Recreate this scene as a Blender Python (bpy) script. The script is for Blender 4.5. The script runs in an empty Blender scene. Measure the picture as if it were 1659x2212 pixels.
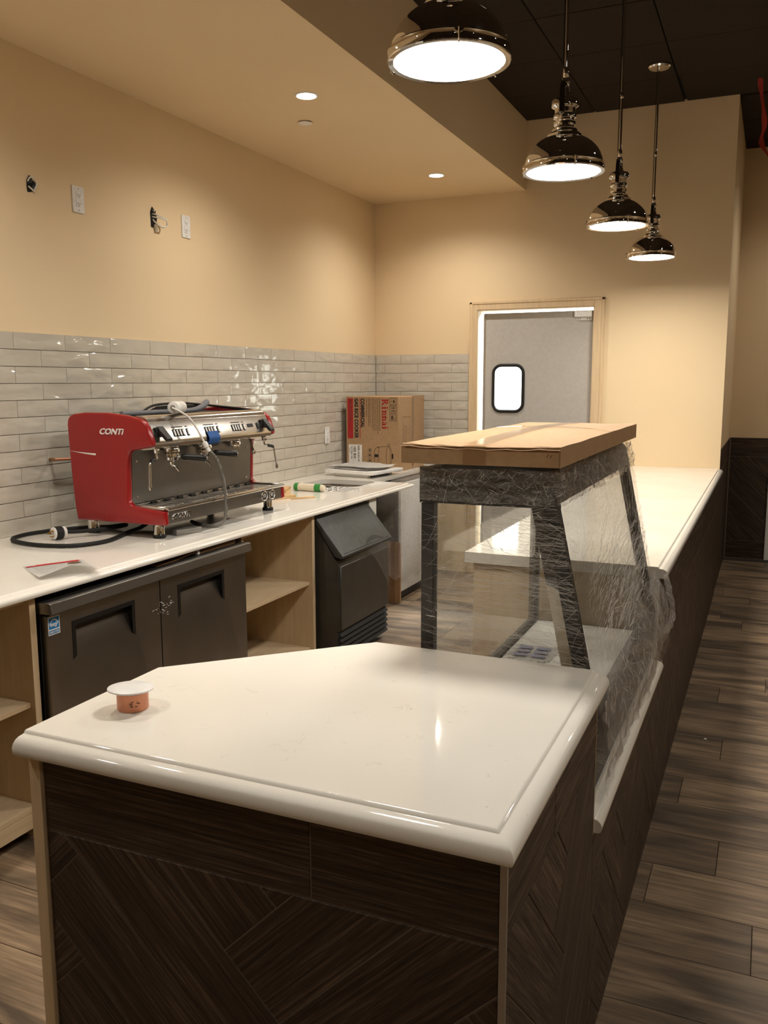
import bpy, bmesh, math, random
from mathutils import Vector, Matrix, noise as mnoise

random.seed(7)
SC = bpy.context.scene
COL = SC.collection

# ------------------------------------------------------------------ camera
F_PX, YAW, PITCH, ROLL, CAM_H = 1879.776, 0.4158, -0.1482, -0.0024, 1.5306


def camera_matrix():
    f = Vector((-math.sin(YAW) * math.cos(PITCH), math.cos(YAW) * math.cos(PITCH), math.sin(PITCH)))
    r = Vector((math.cos(YAW), math.sin(YAW), 0))
    u = r.cross(f)
    r2 = math.cos(ROLL) * r + math.sin(ROLL) * u
    u2 = -math.sin(ROLL) * r + math.cos(ROLL) * u
    m = Matrix((r2, u2, -f)).transposed().to_4x4()
    m.translation = (0, 0, CAM_H)
    return m


cam = bpy.data.cameras.new('camera')
cam.sensor_fit = 'VERTICAL'
cam.sensor_height = 36
cam.lens = 36 * F_PX / 2212
cam.clip_start = 0.02
cam_o = bpy.data.objects.new('camera', cam)
COL.objects.link(cam_o)
cam_o.matrix_world = camera_matrix()
SC.camera = cam_o

# ------------------------------------------------------------------ world, exposure
SC.view_settings.view_transform = 'Standard'
SC.view_settings.look = 'None'
SC.view_settings.exposure = 0.12
SC.view_settings.gamma = 1
SC.view_settings.use_curve_mapping = False
W = bpy.data.worlds.new('world')
SC.world = W
W.use_nodes = True
W.node_tree.nodes['Background'].inputs[0].default_value = (0.02, 0.018, 0.015, 1)
W.node_tree.nodes['Background'].inputs[1].default_value = 0.3
SC.cycles.max_bounces = 6
SC.cycles.diffuse_bounces = 3
SC.cycles.glossy_bounces = 3
SC.cycles.transparent_max_bounces = 18
SC.cycles.use_adaptive_sampling = True
SC.cycles.adaptive_threshold = 0.12
SC.cycles.adaptive_min_samples = 16
SC.cycles.use_light_tree = True
SC.cycles.caustics_reflective = False
SC.cycles.caustics_refractive = False
SC.cycles.sample_clamp_indirect = 10.0

# light levels (watts); each lamp's light is made in its own builder
P_PENDANT = 11.8
P_DOWN = 68.0
P_ROOM = 66.0
P_STORE = 260.0
WARM = (1.0, 0.94, 0.845)
STORE = (0.86, 0.94, 1.0)
EMIT_PENDANT = 9.0
EMIT_DOWN = 45.0

# ------------------------------------------------------------------ measures (metres, camera over the origin)
XW, YB, ZT, XS, ZS, ZC = -2.994, 6.619, 1.748, -1.760, 2.941, 3.422
XE, YB2, ZW = -0.307, 8.102, 1.051
XO, Y0, Y1, Y2 = -0.282, 1.068, 1.835, 2.985
XF, XPL, ZL, ZK = -2.141, -1.191, 0.8695, 0.915
XR, YFR = 3.6, -2.6          # right and front walls, behind and beside the camera


def lin(r, g, b):
    def c(v):
        v /= 255
        return v / 12.92 if v <= 0.04045 else ((v + 0.055) / 1.055) ** 2.4
    return (c(r), c(g), c(b), 1)


# ------------------------------------------------------------------ materials
class NT:
    def __init__(self, name):
        self.m = bpy.data.materials.new(name)
        self.m.use_nodes = True
        self.t = self.m.node_tree
        self.b = self.t.nodes['Principled BSDF']

    def n(self, typ, **k):
        nd = self.t.nodes.new(typ)
        for a, v in k.items():
            if a.startswith('i_'):
                key = a[2:]
                key = int(key) if key.isdigit() else key.replace('_', ' ')
                nd.inputs[key].default_value = v
            else:
                setattr(nd, a, v)
        return nd

    def l(self, a, b):
        self.t.links.new(a, b)

    def coords(self, scale=(1, 1, 1), rnd=False, kind='Object', rot=(0, 0, 0)):
        tc = self.n('ShaderNodeTexCoord')
        mp = self.n('ShaderNodeMapping')
        mp.inputs['Scale'].default_value = scale
        mp.inputs['Rotation'].default_value = rot
        self.l(tc.outputs[kind], mp.inputs['Vector'])
        if rnd:
            oi = self.n('ShaderNodeObjectInfo')
            mu = self.n('ShaderNodeVectorMath', operation='SCALE')
            mu.inputs[0].default_value = (37.0, 91.0, 53.0)
            self.l(oi.outputs['Random'], mu.inputs['Scale'])
            self.l(mu.outputs[0], mp.inputs['Location'])
        return mp.outputs[0]

    def noise(self, vec, scale=5, detail=4, rough=0.55, dist=0):
        nd = self.n('ShaderNodeTexNoise')
        nd.inputs['Scale'].default_value = scale
        nd.inputs['Detail'].default_value = detail
        nd.inputs['Roughness'].default_value = rough
        nd.inputs['Distortion'].default_value = dist
        self.l(vec, nd.inputs['Vector'])
        return nd.outputs['Fac']

    def ramp(self, fac, stops):
        r = self.n('ShaderNodeValToRGB')
        e = r.color_ramp.elements
        while len(e) < len(stops):
            e.new(0.5)
        for q, (p, c) in zip(e, stops):
            q.position = p
            q.color = c if len(c) == 4 else (*c, 1)
        self.l(fac, r.inputs[0])
        return r.outputs[0]

    def mix(self, fac, a, b, mode='MIX'):
        m = self.n('ShaderNodeMix', data_type='RGBA', blend_type=mode)
        for s, v in ((m.inputs[0], fac), (m.inputs[6], a), (m.inputs[7], b)):
            if hasattr(v, 'node'):
                self.l(v, s)
            else:
                s.default_value = v
        return m.outputs[2]

    def bump(self, h, strength=0.3, dist=0.01):
        b = self.n('ShaderNodeBump')
        b.inputs['Strength'].default_value = strength
        b.inputs['Distance'].default_value = dist
        self.l(h, b.inputs['Height'])
        self.l(b.outputs[0], self.b.inputs['Normal'])

    def set(self, **k):
        for a, v in k.items():
            s = self.b.inputs[{'color': 'Base Color', 'rough': 'Roughness', 'metal': 'Metallic', 'spec': 'Specular IOR Level',
                               'coat': 'Coat Weight', 'coat_rough': 'Coat Roughness', 'emit': 'Emission Color', 'estr': 'Emission Strength',
                               'alpha': 'Alpha', 'trans': 'Transmission Weight', 'aniso': 'Anisotropic'}[a]]
            if hasattr(v, 'node'):
                self.l(v, s)
            else:
                s.default_value = v
        return self.m


M = {}


def plain(key, color, rough=0.5, metal=0.0, grain=0.04, scale=40, **k):
    """one colour with a faint procedural mottling"""
    t = NT(key)
    v = t.noise(t.coords(), scale, 1)
    c = tuple(color[:3])
    lo = tuple(max(0, x * (1 - grain)) for x in c)
    hi = tuple(min(1, x * (1 + grain)) for x in c)
    M[key] = t.set(color=t.ramp(v, [(0.3, lo), (0.7, hi)]), rough=rough, metal=metal, **k)
    return M[key]


def make_materials():
    # painted walls: roller stipple
    t = NT('cream_paint')
    co = t.coords()
    M['cream'] = t.set(color=t.ramp(t.noise(co, 1.2, 1), [(0.3, lin(233, 208, 169)), (0.7, lin(237, 213, 175))]), rough=0.62, spec=0.3)
    plain('white_paint', lin(226, 224, 216), 0.6)
    # quartz worktop: white with short grey veins and flecks
    t = NT('quartz')
    co = t.coords()
    vein = t.noise(t.coords((1, 1.6, 1)), 11, 3, 0.6, 1.0)
    v1 = t.ramp(vein, [(0.493, (0, 0, 0)), (0.5, (1, 1, 1)), (0.507, (0, 0, 0))])
    brk = t.ramp(t.noise(co, 14, 2), [(0.56, (0, 0, 0)), (0.68, (0.6, 0.6, 0.6))])
    msk = t.mix(1.0, v1, brk, 'MULTIPLY')
    base = t.ramp(t.noise(co, 3, 1), [(0.3, lin(233, 227, 216)), (0.7, lin(240, 235, 226))])
    M['quartz'] = t.set(color=t.mix(msk, base, lin(176, 166, 152)), rough=0.07, spec=0.5)
    # dark wood-look tile
    t = NT('dark_wood_tile')
    co = t.coords((2.6, 90, 90), True)
    g = t.noise(co, 2.0, 5, 0.7, 0.4)
    big = t.noise(t.coords((0.9, 5, 5), True), 2, 3, 0.5, 0.5)
    c1 = t.ramp(g, [(0.34, lin(34, 25, 19)), (0.52, lin(72, 56, 44)), (0.70, lin(118, 96, 78))])
    c2 = t.mix(t.ramp(big, [(0.35, (0, 0, 0)), (0.65, (0.55, 0.55, 0.55))]), c1, lin(38, 28, 21))
    t.bump(g, 0.35, 0.003)
    M['dark_tile'] = t.set(color=c2, rough=t.ramp(g, [(0.3, (0.62,) * 3), (0.7, (0.42,) * 3)]), spec=0.4)
    plain('grout', lin(128, 112, 96), 0.85)
    # floor planks: grey brown with smoky dark streaks along the plank
    t = NT('floor_plank')
    g = t.noise(t.coords((1.3, 26, 1), True), 2.4, 5, 0.62, 0.5)
    big = t.noise(t.coords((1.5, 7.5, 1), True), 1.15, 3, 0.5, 0.7)
    c1 = t.ramp(g, [(0.28, lin(104, 86, 68)), (0.55, lin(146, 123, 98)), (0.78, lin(174, 150, 122))])
    sm = t.ramp(big, [(0.40, (0, 0, 0)), (0.68, (0.85, 0.85, 0.85))])
    c2 = t.mix(sm, c1, lin(56, 46, 38))
    oi = t.n('ShaderNodeObjectInfo')
    tone = t.ramp(oi.outputs['Random'], [(0.0, (0.78, 0.78, 0.78)), (1.0, (1.12, 1.10, 1.06))])
    c2 = t.mix(1.0, c2, tone, 'MULTIPLY')
    t.bump(g, 0.15, 0.002)
    M['floor'] = t.set(color=c2, rough=0.5, spec=0.4)
    plain('floor_joint', lin(58, 48, 40), 0.85)
    # glazed wall tile
    t = NT('glazed_tile')
    co = t.coords((1, 1, 1), True)
    h = t.noise(t.coords((7, 20, 1), True, rot=(0, 0, 0.5)), 1.0, 1, 0.4, 0.5)
    t.bump(h, 0.7, 0.008)
    M['tile'] = t.set(color=t.ramp(t.noise(co, 6, 3), [(0.3, lin(197, 189, 175)), (0.7, lin(206, 199, 186))]), rough=0.06, spec=0.5, coat=0.3, coat_rough=0.04)
    plain('tile_grout', lin(176, 168, 152), 0.9)
    # dark ceiling tile
    t = NT('dark_ceiling')
    co = t.coords((1, 1, 1), True)
    M['ceil'] = t.set(color=t.ramp(t.noise(co, 120, 2), [(0.3, lin(44, 36, 29)), (0.7, lin(55, 46, 37))]), rough=0.9, spec=0.15)
    plain('ceil_gap', lin(20, 16, 13), 0.9)
    # maple plywood, grain along local Z
    t = NT('maple')
    g = t.noise(t.coords((9, 9, 0.9)), 3, 5, 0.55, 0.8)
    M['maple'] = t.set(color=t.ramp(g, [(0.3, lin(196, 170, 134)), (0.7, lin(212, 188, 152))]), rough=0.5, spec=0.35)
    t = NT('maple_flat')
    g = t.noise(t.coords((9, 0.9, 9)), 3, 5, 0.55, 0.8)
    M['maple_y'] = t.set(color=t.ramp(g, [(0.3, lin(198, 172, 137)), (0.7, lin(214, 190, 155))]), rough=0.5, spec=0.35)
    t = NT('casing_wood')
    g = t.noise(t.coords((16, 16, 1.2)), 3, 5, 0.55, 0.8)
    M['casing'] = t.set(color=t.ramp(g, [(0.3, lin(212, 184, 146)), (0.7, lin(226, 200, 162))]), rough=0.45, spec=0.4)
    # metals
    t = NT('stainless')
    g = t.noise(t.coords((1, 1.5, 260)), 2.5, 2, 0.6)
    M['steel_y'] = t.set(color=t.ramp(t.noise(t.coords((3, 3, 3)), 2, 2), [(0.3, (0.27, 0.26, 0.245)), (0.7, (0.31, 0.30, 0.285))]), metal=1.0,
                         rough=t.ramp(g, [(0.3, (0.33,) * 3), (0.7, (0.38,) * 3)]))
    t = NT('stainless_bright')
    g = t.noise(t.coords((2, 200, 200)), 2.5, 4, 0.6)
    M['steel'] = t.set(color=(0.62, 0.59, 0.55, 1), metal=1.0, rough=t.ramp(g, [(0.3, (0.16,) * 3), (0.7, (0.27,) * 3)]))
    plain('chrome', (0.86, 0.85, 0.84), 0.035, 1.0, 0.01)
    plain('dark_chrome', (0.30, 0.29, 0.28), 0.12, 1.0, 0.01)
    plain('black_metal', lin(17, 16, 16), 0.42)
    plain('black_plastic', lin(18, 18, 18), 0.42)
    plain('rubber', lin(15, 14, 14), 0.65)
    t = NT('ice_panel')
    g = t.noise(t.coords(), 14, 4, 0.6)
    M['ice'] = t.set(color=t.ramp(g, [(0.35, lin(47, 44, 39)), (0.7, lin(58, 54, 48))]), rough=0.34, spec=0.5)
    t = NT('ice_lid')
    g = t.noise(t.coords(), 26, 5, 0.6)
    M['ice_lid'] = t.set(color=t.ramp(g, [(0.4, lin(52, 52, 49)), (0.66, lin(62, 62, 58)), (0.75, lin(78, 77, 72))]), rough=0.5, spec=0.5)
    t = NT('red_enamel')
    co = t.coords()
    t.bump(t.noise(co, 500, 1), 0.05, 0.001)
    M['red'] = t.set(color=t.ramp(t.noise(co, 3, 2), [(0.3, lin(142, 14, 18)), (0.7, lin(154, 18, 22))]), rough=0.28, spec=0.5, coat=0.3, coat_rough=0.15)
    plain('grey_door', lin(186, 181, 174), 0.55)
    plain('white_plastic', lin(236, 234, 230), 0.32)
    plain('freezer_side_shaded', lin(92, 86, 79), 0.5)  # cabinet colour darkened to carry the shadow under the counter
    plain('white_appliance', lin(208, 205, 198), 0.4)
    plain('paper', lin(238, 234, 228), 0.8)
    plain('paper_grey', lin(214, 209, 202), 0.85)
    plain('red_print', lin(176, 32, 36), 0.7)
    plain('black_print', lin(30, 24, 22), 0.8)
    plain('brown_print', lin(92, 66, 44), 0.8)
    plain('faint_print', lin(176, 170, 166), 0.85)
    plain('blue_tape', lin(30, 84, 152), 0.6)
    plain('leaflet_print', lin(112, 112, 140), 0.6)
    plain('blue_print', lin(30, 122, 186), 0.5)
    t = NT('cardboard')
    co = t.coords()
    g = t.noise(co, 60, 4)
    t.bump(t.noise(t.coords((1, 60, 1)), 3, 2), 0.06, 0.002)
    M['cardboard'] = t.set(color=t.ramp(g, [(0.3, lin(172, 139, 104)), (0.7, lin(182, 149, 113))]), rough=0.75, spec=0.25)
    t = NT('cardboard_edge')
    M['cardboard_dark'] = t.set(color=t.ramp(t.noise(t.coords(), 80, 3), [(0.3, lin(118, 86, 54)), (0.7, lin(134, 99, 64))]), rough=0.85)
    plain('cardboard_mid', lin(146, 110, 74), 0.8)
    t = NT('pine')
    g = t.noise(t.coords((20, 1.5, 20)), 3, 4)
    M['pine'] = t.set(color=t.ramp(g, [(0.3, lin(206, 168, 116)), (0.7, lin(224, 190, 140))]), rough=0.6)
    plain('copper', lin(216, 146, 112), 0.4, 0.3)
    plain('green', lin(52, 140, 62), 0.6)
    plain('cream_cloth', lin(226, 214, 190), 0.8)
    plain('grey_foam', lin(112, 112, 116), 0.85)
    plain('grey_metal', lin(150, 146, 140), 0.45, 0.5)
    t = NT('braid')
    w = t.n('ShaderNodeTexWave')
    w.inputs['Scale'].default_value = 110
    w.inputs['Distortion'].default_value = 1.5
    t.l(t.coords((1, 1, 1.4)), w.inputs['Vector'])
    M['braid'] = t.set(color=t.ramp(w.outputs['Fac'], [(0.3, lin(64, 60, 56)), (0.6, lin(150, 144, 135))]), rough=0.5)
    plain('white_wire', lin(226, 222, 212), 0.5)
    plain('ribbon_red', lin(226, 92, 84), 0.5)
    plain('brass', lin(176, 140, 84), 0.35, 0.8)
    plain('trim_metal', (0.5, 0.47, 0.43), 0.35, 0.9)

    def emitter(key, col, s):
        t = NT(key)
        M[key] = t.set(color=(0.9, 0.9, 0.9, 1), emit=(*col, 1), estr=s, rough=0.4)
    emitter('lamp_glow', (1.0, 0.93, 0.82), EMIT_PENDANT)
    emitter('down_glow', (1.0, 0.93, 0.82), EMIT_DOWN)
    emitter('tube_glow', STORE, 14.0)

    # clear glass or acrylic sheet: transparent with a fresnel sheen
    def sheen(t, base, gain, normal=None):
        lw = t.n('ShaderNodeLayerWeight')
        if normal:
            t.l(normal, lw.inputs['Normal'])
        pw = t.n('ShaderNodeMath', operation='POWER')
        t.l(lw.outputs['Facing'], pw.inputs[0])
        pw.inputs[1].default_value = 5.0
        ma = t.n('ShaderNodeMath', operation='MULTIPLY_ADD')
        t.l(pw.outputs[0], ma.inputs[0])
        ma.inputs[1].default_value = gain
        ma.inputs[2].default_value = base
        return ma.outputs[0]

    def sheet(key, tint, extra, rough):
        t = NT(key)
        tr = t.n('ShaderNodeBsdfTransparent')
        tr.inputs[0].default_value = tint
        gl = t.n('ShaderNodeBsdfGlossy')
        gl.inputs['Roughness'].default_value = rough
        gl.inputs['Color'].default_value = (1, 1, 1, 1)
        mx = t.n('ShaderNodeMixShader')
        t.l(sheen(t, 0.04 + extra, 0.6), mx.inputs[0])
        t.l(tr.outputs[0], mx.inputs[1])
        t.l(gl.outputs[0], mx.inputs[2])
        t.l(mx.outputs[0], t.t.nodes['Material Output'].inputs[0])
        M[key] = t.m
    sheet('glass', (0.985, 0.99, 0.985, 1), 0.0, 0.01)
    sheet('tape', (0.95, 0.91, 0.85, 1), 0.08, 0.12)

    # stretch film: clear, creased, with milky pulled strands (uv in metres)
    def film(key, base, strands, ang, wrinkle, crease=0, sheen_base=0.025):
        t = NT(key)
        nt = t.t
        tr = t.n('ShaderNodeBsdfTransparent')
        tr.inputs[0].default_value = (0.985, 0.98, 0.975, 1)
        gl = t.n('ShaderNodeBsdfGlossy')
        gl.inputs['Roughness'].default_value = 0.11
        gl.inputs['Color'].default_value = (1, 1, 1, 1)
        df = t.n('ShaderNodeBsdfDiffuse')
        df.inputs['Color'].default_value = (0.92, 0.90, 0.87, 1)
        tl = t.n('ShaderNodeBsdfTranslucent')
        tl.inputs['Color'].default_value = (0.92, 0.90, 0.87, 1)
        dt = t.n('ShaderNodeMixShader')
        dt.inputs[0].default_value = 0.45
        t.l(df.outputs[0], dt.inputs[1])
        t.l(tl.outputs[0], dt.inputs[2])
        warp = t.noise(t.coords((2.2, 2.2, 1), kind='UV'), 1.6, 2)
        tc = t.n('ShaderNodeTexCoord')

        def strand(angle, sx, sy, lo, hi):
            rot = t.n('ShaderNodeVectorRotate', rotation_type='Z_AXIS')
            t.l(tc.outputs['UV'], rot.inputs['Vector'])
            ma = t.n('ShaderNodeMath', operation='MULTIPLY_ADD')
            t.l(warp, ma.inputs[0])
            ma.inputs[1].default_value = 1.3
            ma.inputs[2].default_value = angle - 0.65
            t.l(ma.outputs[0], rot.inputs['Angle'])
            mp = t.n('ShaderNodeMapping')
            mp.inputs['Scale'].default_value = (sx, sy, 1)
            t.l(rot.outputs[0], mp.inputs['Vector'])
            f = t.noise(mp.outputs[0], 1.0, 4, 0.65)
            return t.ramp(f, [(lo, (0, 0, 0)), (hi, (1, 1, 1))])
        s1 = strand(ang, 5, 150, 0.60, 0.74)
        s2 = strand(ang + 0.55, 7, 240, 0.63, 0.76)
        clump = t.ramp(t.noise(t.coords((1, 1, 1), kind='UV'), 5.0, 3), [(0.35, (0.15,) * 3), (0.65, (1, 1, 1))])
        s = t.mix(1.0, t.mix(1.0, s1, s2, 'ADD'), clump, 'MULTIPLY')
        if crease:
            # contour-like creases of a crumpled sheet
            cr = []
            for sc_, wd in ((crease, 0.012), (crease * 2.1, 0.018)):
                cn = t.noise(t.coords((1, 1.3, 1), kind='UV'), sc_, 3, 0.6, 1.8)
                cr.append(t.ramp(cn, [(0.5 - wd, (0, 0, 0)), (0.5, (1, 1, 1)), (0.5 + wd, (0, 0, 0))]))
            s = t.mix(1.0, s, t.mix(1.0, t.mix(1.0, cr[0], cr[1], 'ADD'), clump, 'MULTIPLY'), 'ADD')
        sc = t.n('ShaderNodeMath', operation='MULTIPLY_ADD')
        t.l(s, sc.inputs[0])
        sc.inputs[1].default_value = strands
        sc.inputs[2].default_value = base
        sc.use_clamp = True
        bmp = t.n('ShaderNodeBump')
        bmp.inputs['Strength'].default_value = wrinkle
        bmp.inputs['Distance'].default_value = 0.012
        hh = t.noise(t.coords((1, 2.5, 1), kind='UV'), 34, 4, 0.6, 1.2)
        t.l(hh, bmp.inputs['Height'])
        t.l(bmp.outputs[0], gl.inputs['Normal'])
        g1 = t.n('ShaderNodeMixShader')
        t.l(sheen(t, sheen_base, 0.45, bmp.outputs[0]), g1.inputs[0])
        t.l(tr.outputs[0], g1.inputs[1])
        t.l(gl.outputs[0], g1.inputs[2])
        g2 = t.n('ShaderNodeMixShader')
        t.l(sc.outputs[0], g2.inputs[0])
        t.l(g1.outputs[0], g2.inputs[1])
        mx = t.n('ShaderNodeMixShader')
        mx.inputs[0].default_value = 0.4
        t.l(dt.outputs[0], mx.inputs[1])
        t.l(gl.outputs[0], mx.inputs[2])
        t.l(mx.outputs[0], g2.inputs[2])
        t.l(g2.outputs[0], nt.nodes['Material Output'].inputs[0])
        M[key] = t.m
    t = NT('strand')
    tr = t.n('ShaderNodeBsdfTransparent')
    mx = t.n('ShaderNodeMixShader')
    mx.inputs[0].default_value = 0.62
    t.set(color=(0.9, 0.88, 0.85, 1), rough=0.22, spec=0.8)
    t.l(tr.outputs[0], mx.inputs[1])
    t.l(t.b.outputs[0], mx.inputs[2])
    t.l(mx.outputs[0], t.t.nodes['Material Output'].inputs[0])
    M['strand'] = t.m
    film('film', 0.012, 0.6, 0.25, 0.9)
    film('film_head', 0.015, 0.9, 0.9, 1.0, 26, 0.08)
    film('film_bunched', 0.10, 0.5, 0.9, 1.0, 14, 0.07)
    film('film_loose', 0.10, 0.34, 1.2, 0.9, 6)


make_materials()

# ------------------------------------------------------------------ mesh helpers
ORG = {}


def V3(p):
    return Vector(p)


def merge(bm, tmp, mat=None):
    mp = {}
    for v in tmp.verts:
        mp[v] = bm.verts.new(mat @ v.co if mat else v.co)
    for f in tmp.faces:
        try:
            bm.faces.new([mp[v] for v in f.verts])
        except ValueError:
            pass
    tmp.free()


def box(bm, x0, x1, y0, y1, z0, z1, bev=0.0, seg=1, mat=None):
    t = bmesh.new()
    vs = [t.verts.new((x, y, z)) for x in (x0, x1) for y in (y0, y1) for z in (z0, z1)]
    for q in ((0, 1, 3, 2), (4, 6, 7, 5), (0, 4, 5, 1), (2, 3, 7, 6), (0, 2, 6, 4), (1, 5, 7, 3)):
        t.faces.new([vs[i] for i in q])
    if bev:
        bmesh.ops.bevel(t, geom=t.edges[:], offset=bev, segments=seg, affect='EDGES', profile=0.5)
    merge(bm, t, mat)


def prism(bm, poly, axis, lo, hi, bev=0.0, mat=None, seg=1):
    """extrude a 2-d polygon along an axis; axis x: (y,z), y: (x,z), z: (x,y)"""
    t = bmesh.new()

    def p(a, b, c):
        return {'x': (c, a, b), 'y': (a, c, b), 'z': (a, b, c)}[axis]
    A = [t.verts.new(p(a, b, lo)) for a, b in poly]
    B = [t.verts.new(p(a, b, hi)) for a, b in poly]
    n = len(poly)
    t.faces.new(A[::-1])
    t.faces.new(B)
    for i in range(n):
        t.faces.new((A[i], A[(i + 1) % n], B[(i + 1) % n], B[i]))
    bmesh.ops.recalc_face_normals(t, faces=t.faces)
    if bev:
        cap = [e for e in t.edges if (e.verts[0] in A) == (e.verts[1] in A)]
        bmesh.ops.bevel(t, geom=cap, offset=bev, segments=seg, affect='EDGES', profile=0.5)
    merge(bm, t, mat)


def smooth_path(pts, n=6, closed=False):
    P = [Vector(p) for p in pts]
    N = len(P)
    out = []
    rng = N if closed else N - 1
    for i in range(rng):
        p0 = P[(i - 1) % N] if closed or i > 0 else P[0]
        p1 = P[i]
        p2 = P[(i + 1) % N]
        p3 = P[(i + 2) % N] if closed or i + 2 < N else P[-1]
        for k in range(n):
            s = k / n
            out.append(0.5 * ((2 * p1) + (p2 - p0) * s + (2 * p0 - 5 * p1 + 4 * p2 - p3) * s * s + (3 * p1 - p0 - 3 * p2 + p3) * s ** 3))
    if not closed:
        out.append(P[-1])
    return out


def tube(bm, pts, r, seg=8, closed=False, caps=True):
    P = [Vector(p) for p in pts]
    n = len(P)
    R = r if isinstance(r, (list, tuple)) else [r] * n
    rings = []
    up = None
    for i in range(n):
        a = P[(i - 1) % n] if closed or i else P[0]
        b = P[(i + 1) % n] if closed or i < n - 1 else P[-1]
        d = (b - a).normalized() if (b - a).length > 1e-9 else Vector((0, 0, 1))
        if up is None:
            up = d.orthogonal().normalized()
        up = (up - d * up.dot(d))
        up = up.normalized() if up.length > 1e-6 else d.orthogonal().normalized()
        w = d.cross(up)
        rings.append([bm.verts.new(P[i] + R[i] * (math.cos(2 * math.pi * k / seg) * up + math.sin(2 * math.pi * k / seg) * w)) for k in range(seg)])
    for i in range(n if closed else n - 1):
        A, B = rings[i], rings[(i + 1) % n]
        for k in range(seg):
            bm.faces.new((A[k], A[(k + 1) % seg], B[(k + 1) % seg], B[k]))
    if caps and not closed:
        bm.faces.new(rings[0][::-1])
        bm.faces.new(rings[-1])


def lathe(bm, prof, seg=24, mat=None, cap0=True, cap1=True):
    """profile of (radius, height) turned about z"""
    mat = mat or Matrix()
    rings = []
    for r, z in prof:
        rings.append([bm.verts.new(mat @ Vector((r * math.cos(2 * math.pi * k / seg), r * math.sin(2 * math.pi * k / seg), z))) for k in range(seg)])
    for A, B in zip(rings, rings[1:]):
        for k in range(seg):
            bm.faces.new((A[k], A[(k + 1) % seg], B[(k + 1) % seg], B[k]))
    if cap0:
        bm.faces.new(rings[0][::-1])
    if cap1:
        bm.faces.new(rings[-1])


def frame(origin, z, x=None):
    z = Vector(z).normalized()
    x = Vector(x) if x else z.orthogonal()
    x = (x - z * x.dot(z)).normalized()
    y = z.cross(x)
    m = Matrix((x, y, z)).transposed().to_4x4()
    m.translation = origin
    return m


def rrect(x0, x1, y0, y1, r, n=5):
    out = []
    for cx, cy, a0 in ((x1 - r, y1 - r, 0), (x0 + r, y1 - r, 90), (x0 + r, y0 + r, 180), (x1 - r, y0 + r, 270)):
        for k in range(n + 1):
            a = math.radians(a0 + 90 * k / n)
            out.append((cx + r * math.cos(a), cy + r * math.sin(a)))
    return out


def strokes(bm, lines, width, mat, lift=0.0):
    """flat printed lines: each a list of 2-d points, laid on the plane of mat"""
    for pts in lines:
        P = [Vector(p) for p in pts]
        L, R = [], []
        for i, p in enumerate(P):
            a = P[max(0, i - 1)]
            b = P[min(len(P) - 1, i + 1)]
            d = (b - a).normalized()
            nn = Vector((-d.y, d.x)) * width / 2
            L.append(bm.verts.new(mat @ Vector((p.x + nn.x, p.y + nn.y, lift))))
            R.append(bm.verts.new(mat @ Vector((p.x - nn.x, p.y - nn.y, lift))))
        for i in range(len(P) - 1):
            bm.faces.new((R[i], R[i + 1], L[i + 1], L[i]))


def flat(bm, poly, mat, lift=0.0):
    bm.faces.new([bm.verts.new(mat @ Vector((a, b, lift))) for a, b in poly])


def sheet_grid(bm, fn, nu, nv, uvscale=(1, 1)):
    uvl = bm.loops.layers.uv.verify()
    g = [[bm.verts.new(fn(i / nu, j / nv)) for j in range(nv + 1)] for i in range(nu + 1)]
    for i in range(nu):
        for j in range(nv):
            f = bm.faces.new((g[i][j], g[i + 1][j], g[i + 1][j + 1], g[i][j + 1]))
            for lp, (a, b) in zip(f.loops, ((i, j), (i + 1, j), (i + 1, j + 1), (i, j + 1))):
                lp[uvl].uv = (a / nu * uvscale[0], b / nv * uvscale[1])


def origin_of(o):
    return ORG.get(o.name, Vector((0, 0, 0))) if o else Vector((0, 0, 0))


def mk(name, bm, mat, parent=None, smooth=40, loc=None):
    me = bpy.data.meshes.new(name)
    bm.normal_update()
    if loc is None:
        loc = origin_of(parent) if parent else None
        if loc is None:
            cs = [v.co for v in bm.verts]
            loc = Vector(((min(c.x for c in cs) + max(c.x for c in cs)) / 2, (min(c.y for c in cs) + max(c.y for c in cs)) / 2, min(c.z for c in cs)))
    loc = Vector(loc)
    bmesh.ops.translate(bm, verts=bm.verts, vec=-loc)
    bm.to_mesh(me)
    bm.free()
    if smooth:
        me.polygons.foreach_set('use_smooth', [True] * len(me.polygons))
        me.set_sharp_from_angle(angle=math.radians(smooth))
    me.materials.append(M[mat])
    o = bpy.data.objects.new(name, me)
    COL.objects.link(o)
    o.parent = parent
    o.location = loc - origin_of(parent)
    ORG[o.name] = loc
    return o


def part(name, mat, parent, fn, *a, smooth=40, **k):
    bm = bmesh.new()
    fn(bm, *a, **k)
    return mk(name, bm, mat, parent, smooth)


def tag(o, label, cat, group=None, kind=None):
    o['label'] = label
    o['category'] = cat
    if group:
        o['group'] = group
    if kind:
        o['kind'] = kind
    return o


def thing(name, label, cat, loc, group=None, kind=None):
    o = bpy.data.objects.new(name, None)
    o.empty_display_size = 0.05
    COL.objects.link(o)
    o.location = loc
    ORG[o.name] = Vector(loc)
    return tag(o, label, cat, group, kind)


def struct(name, bm, mat, label, cat, smooth=0):
    o = mk(name, bm, mat, None, smooth, (0, 0, 0))
    return tag(o, label, cat, kind='structure')


def copy_tree(o, parent=None):
    c = o.copy()
    COL.objects.link(c)
    c.parent = parent
    for ch in list(o.children):
        copy_tree(ch, c)
    return c


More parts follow.
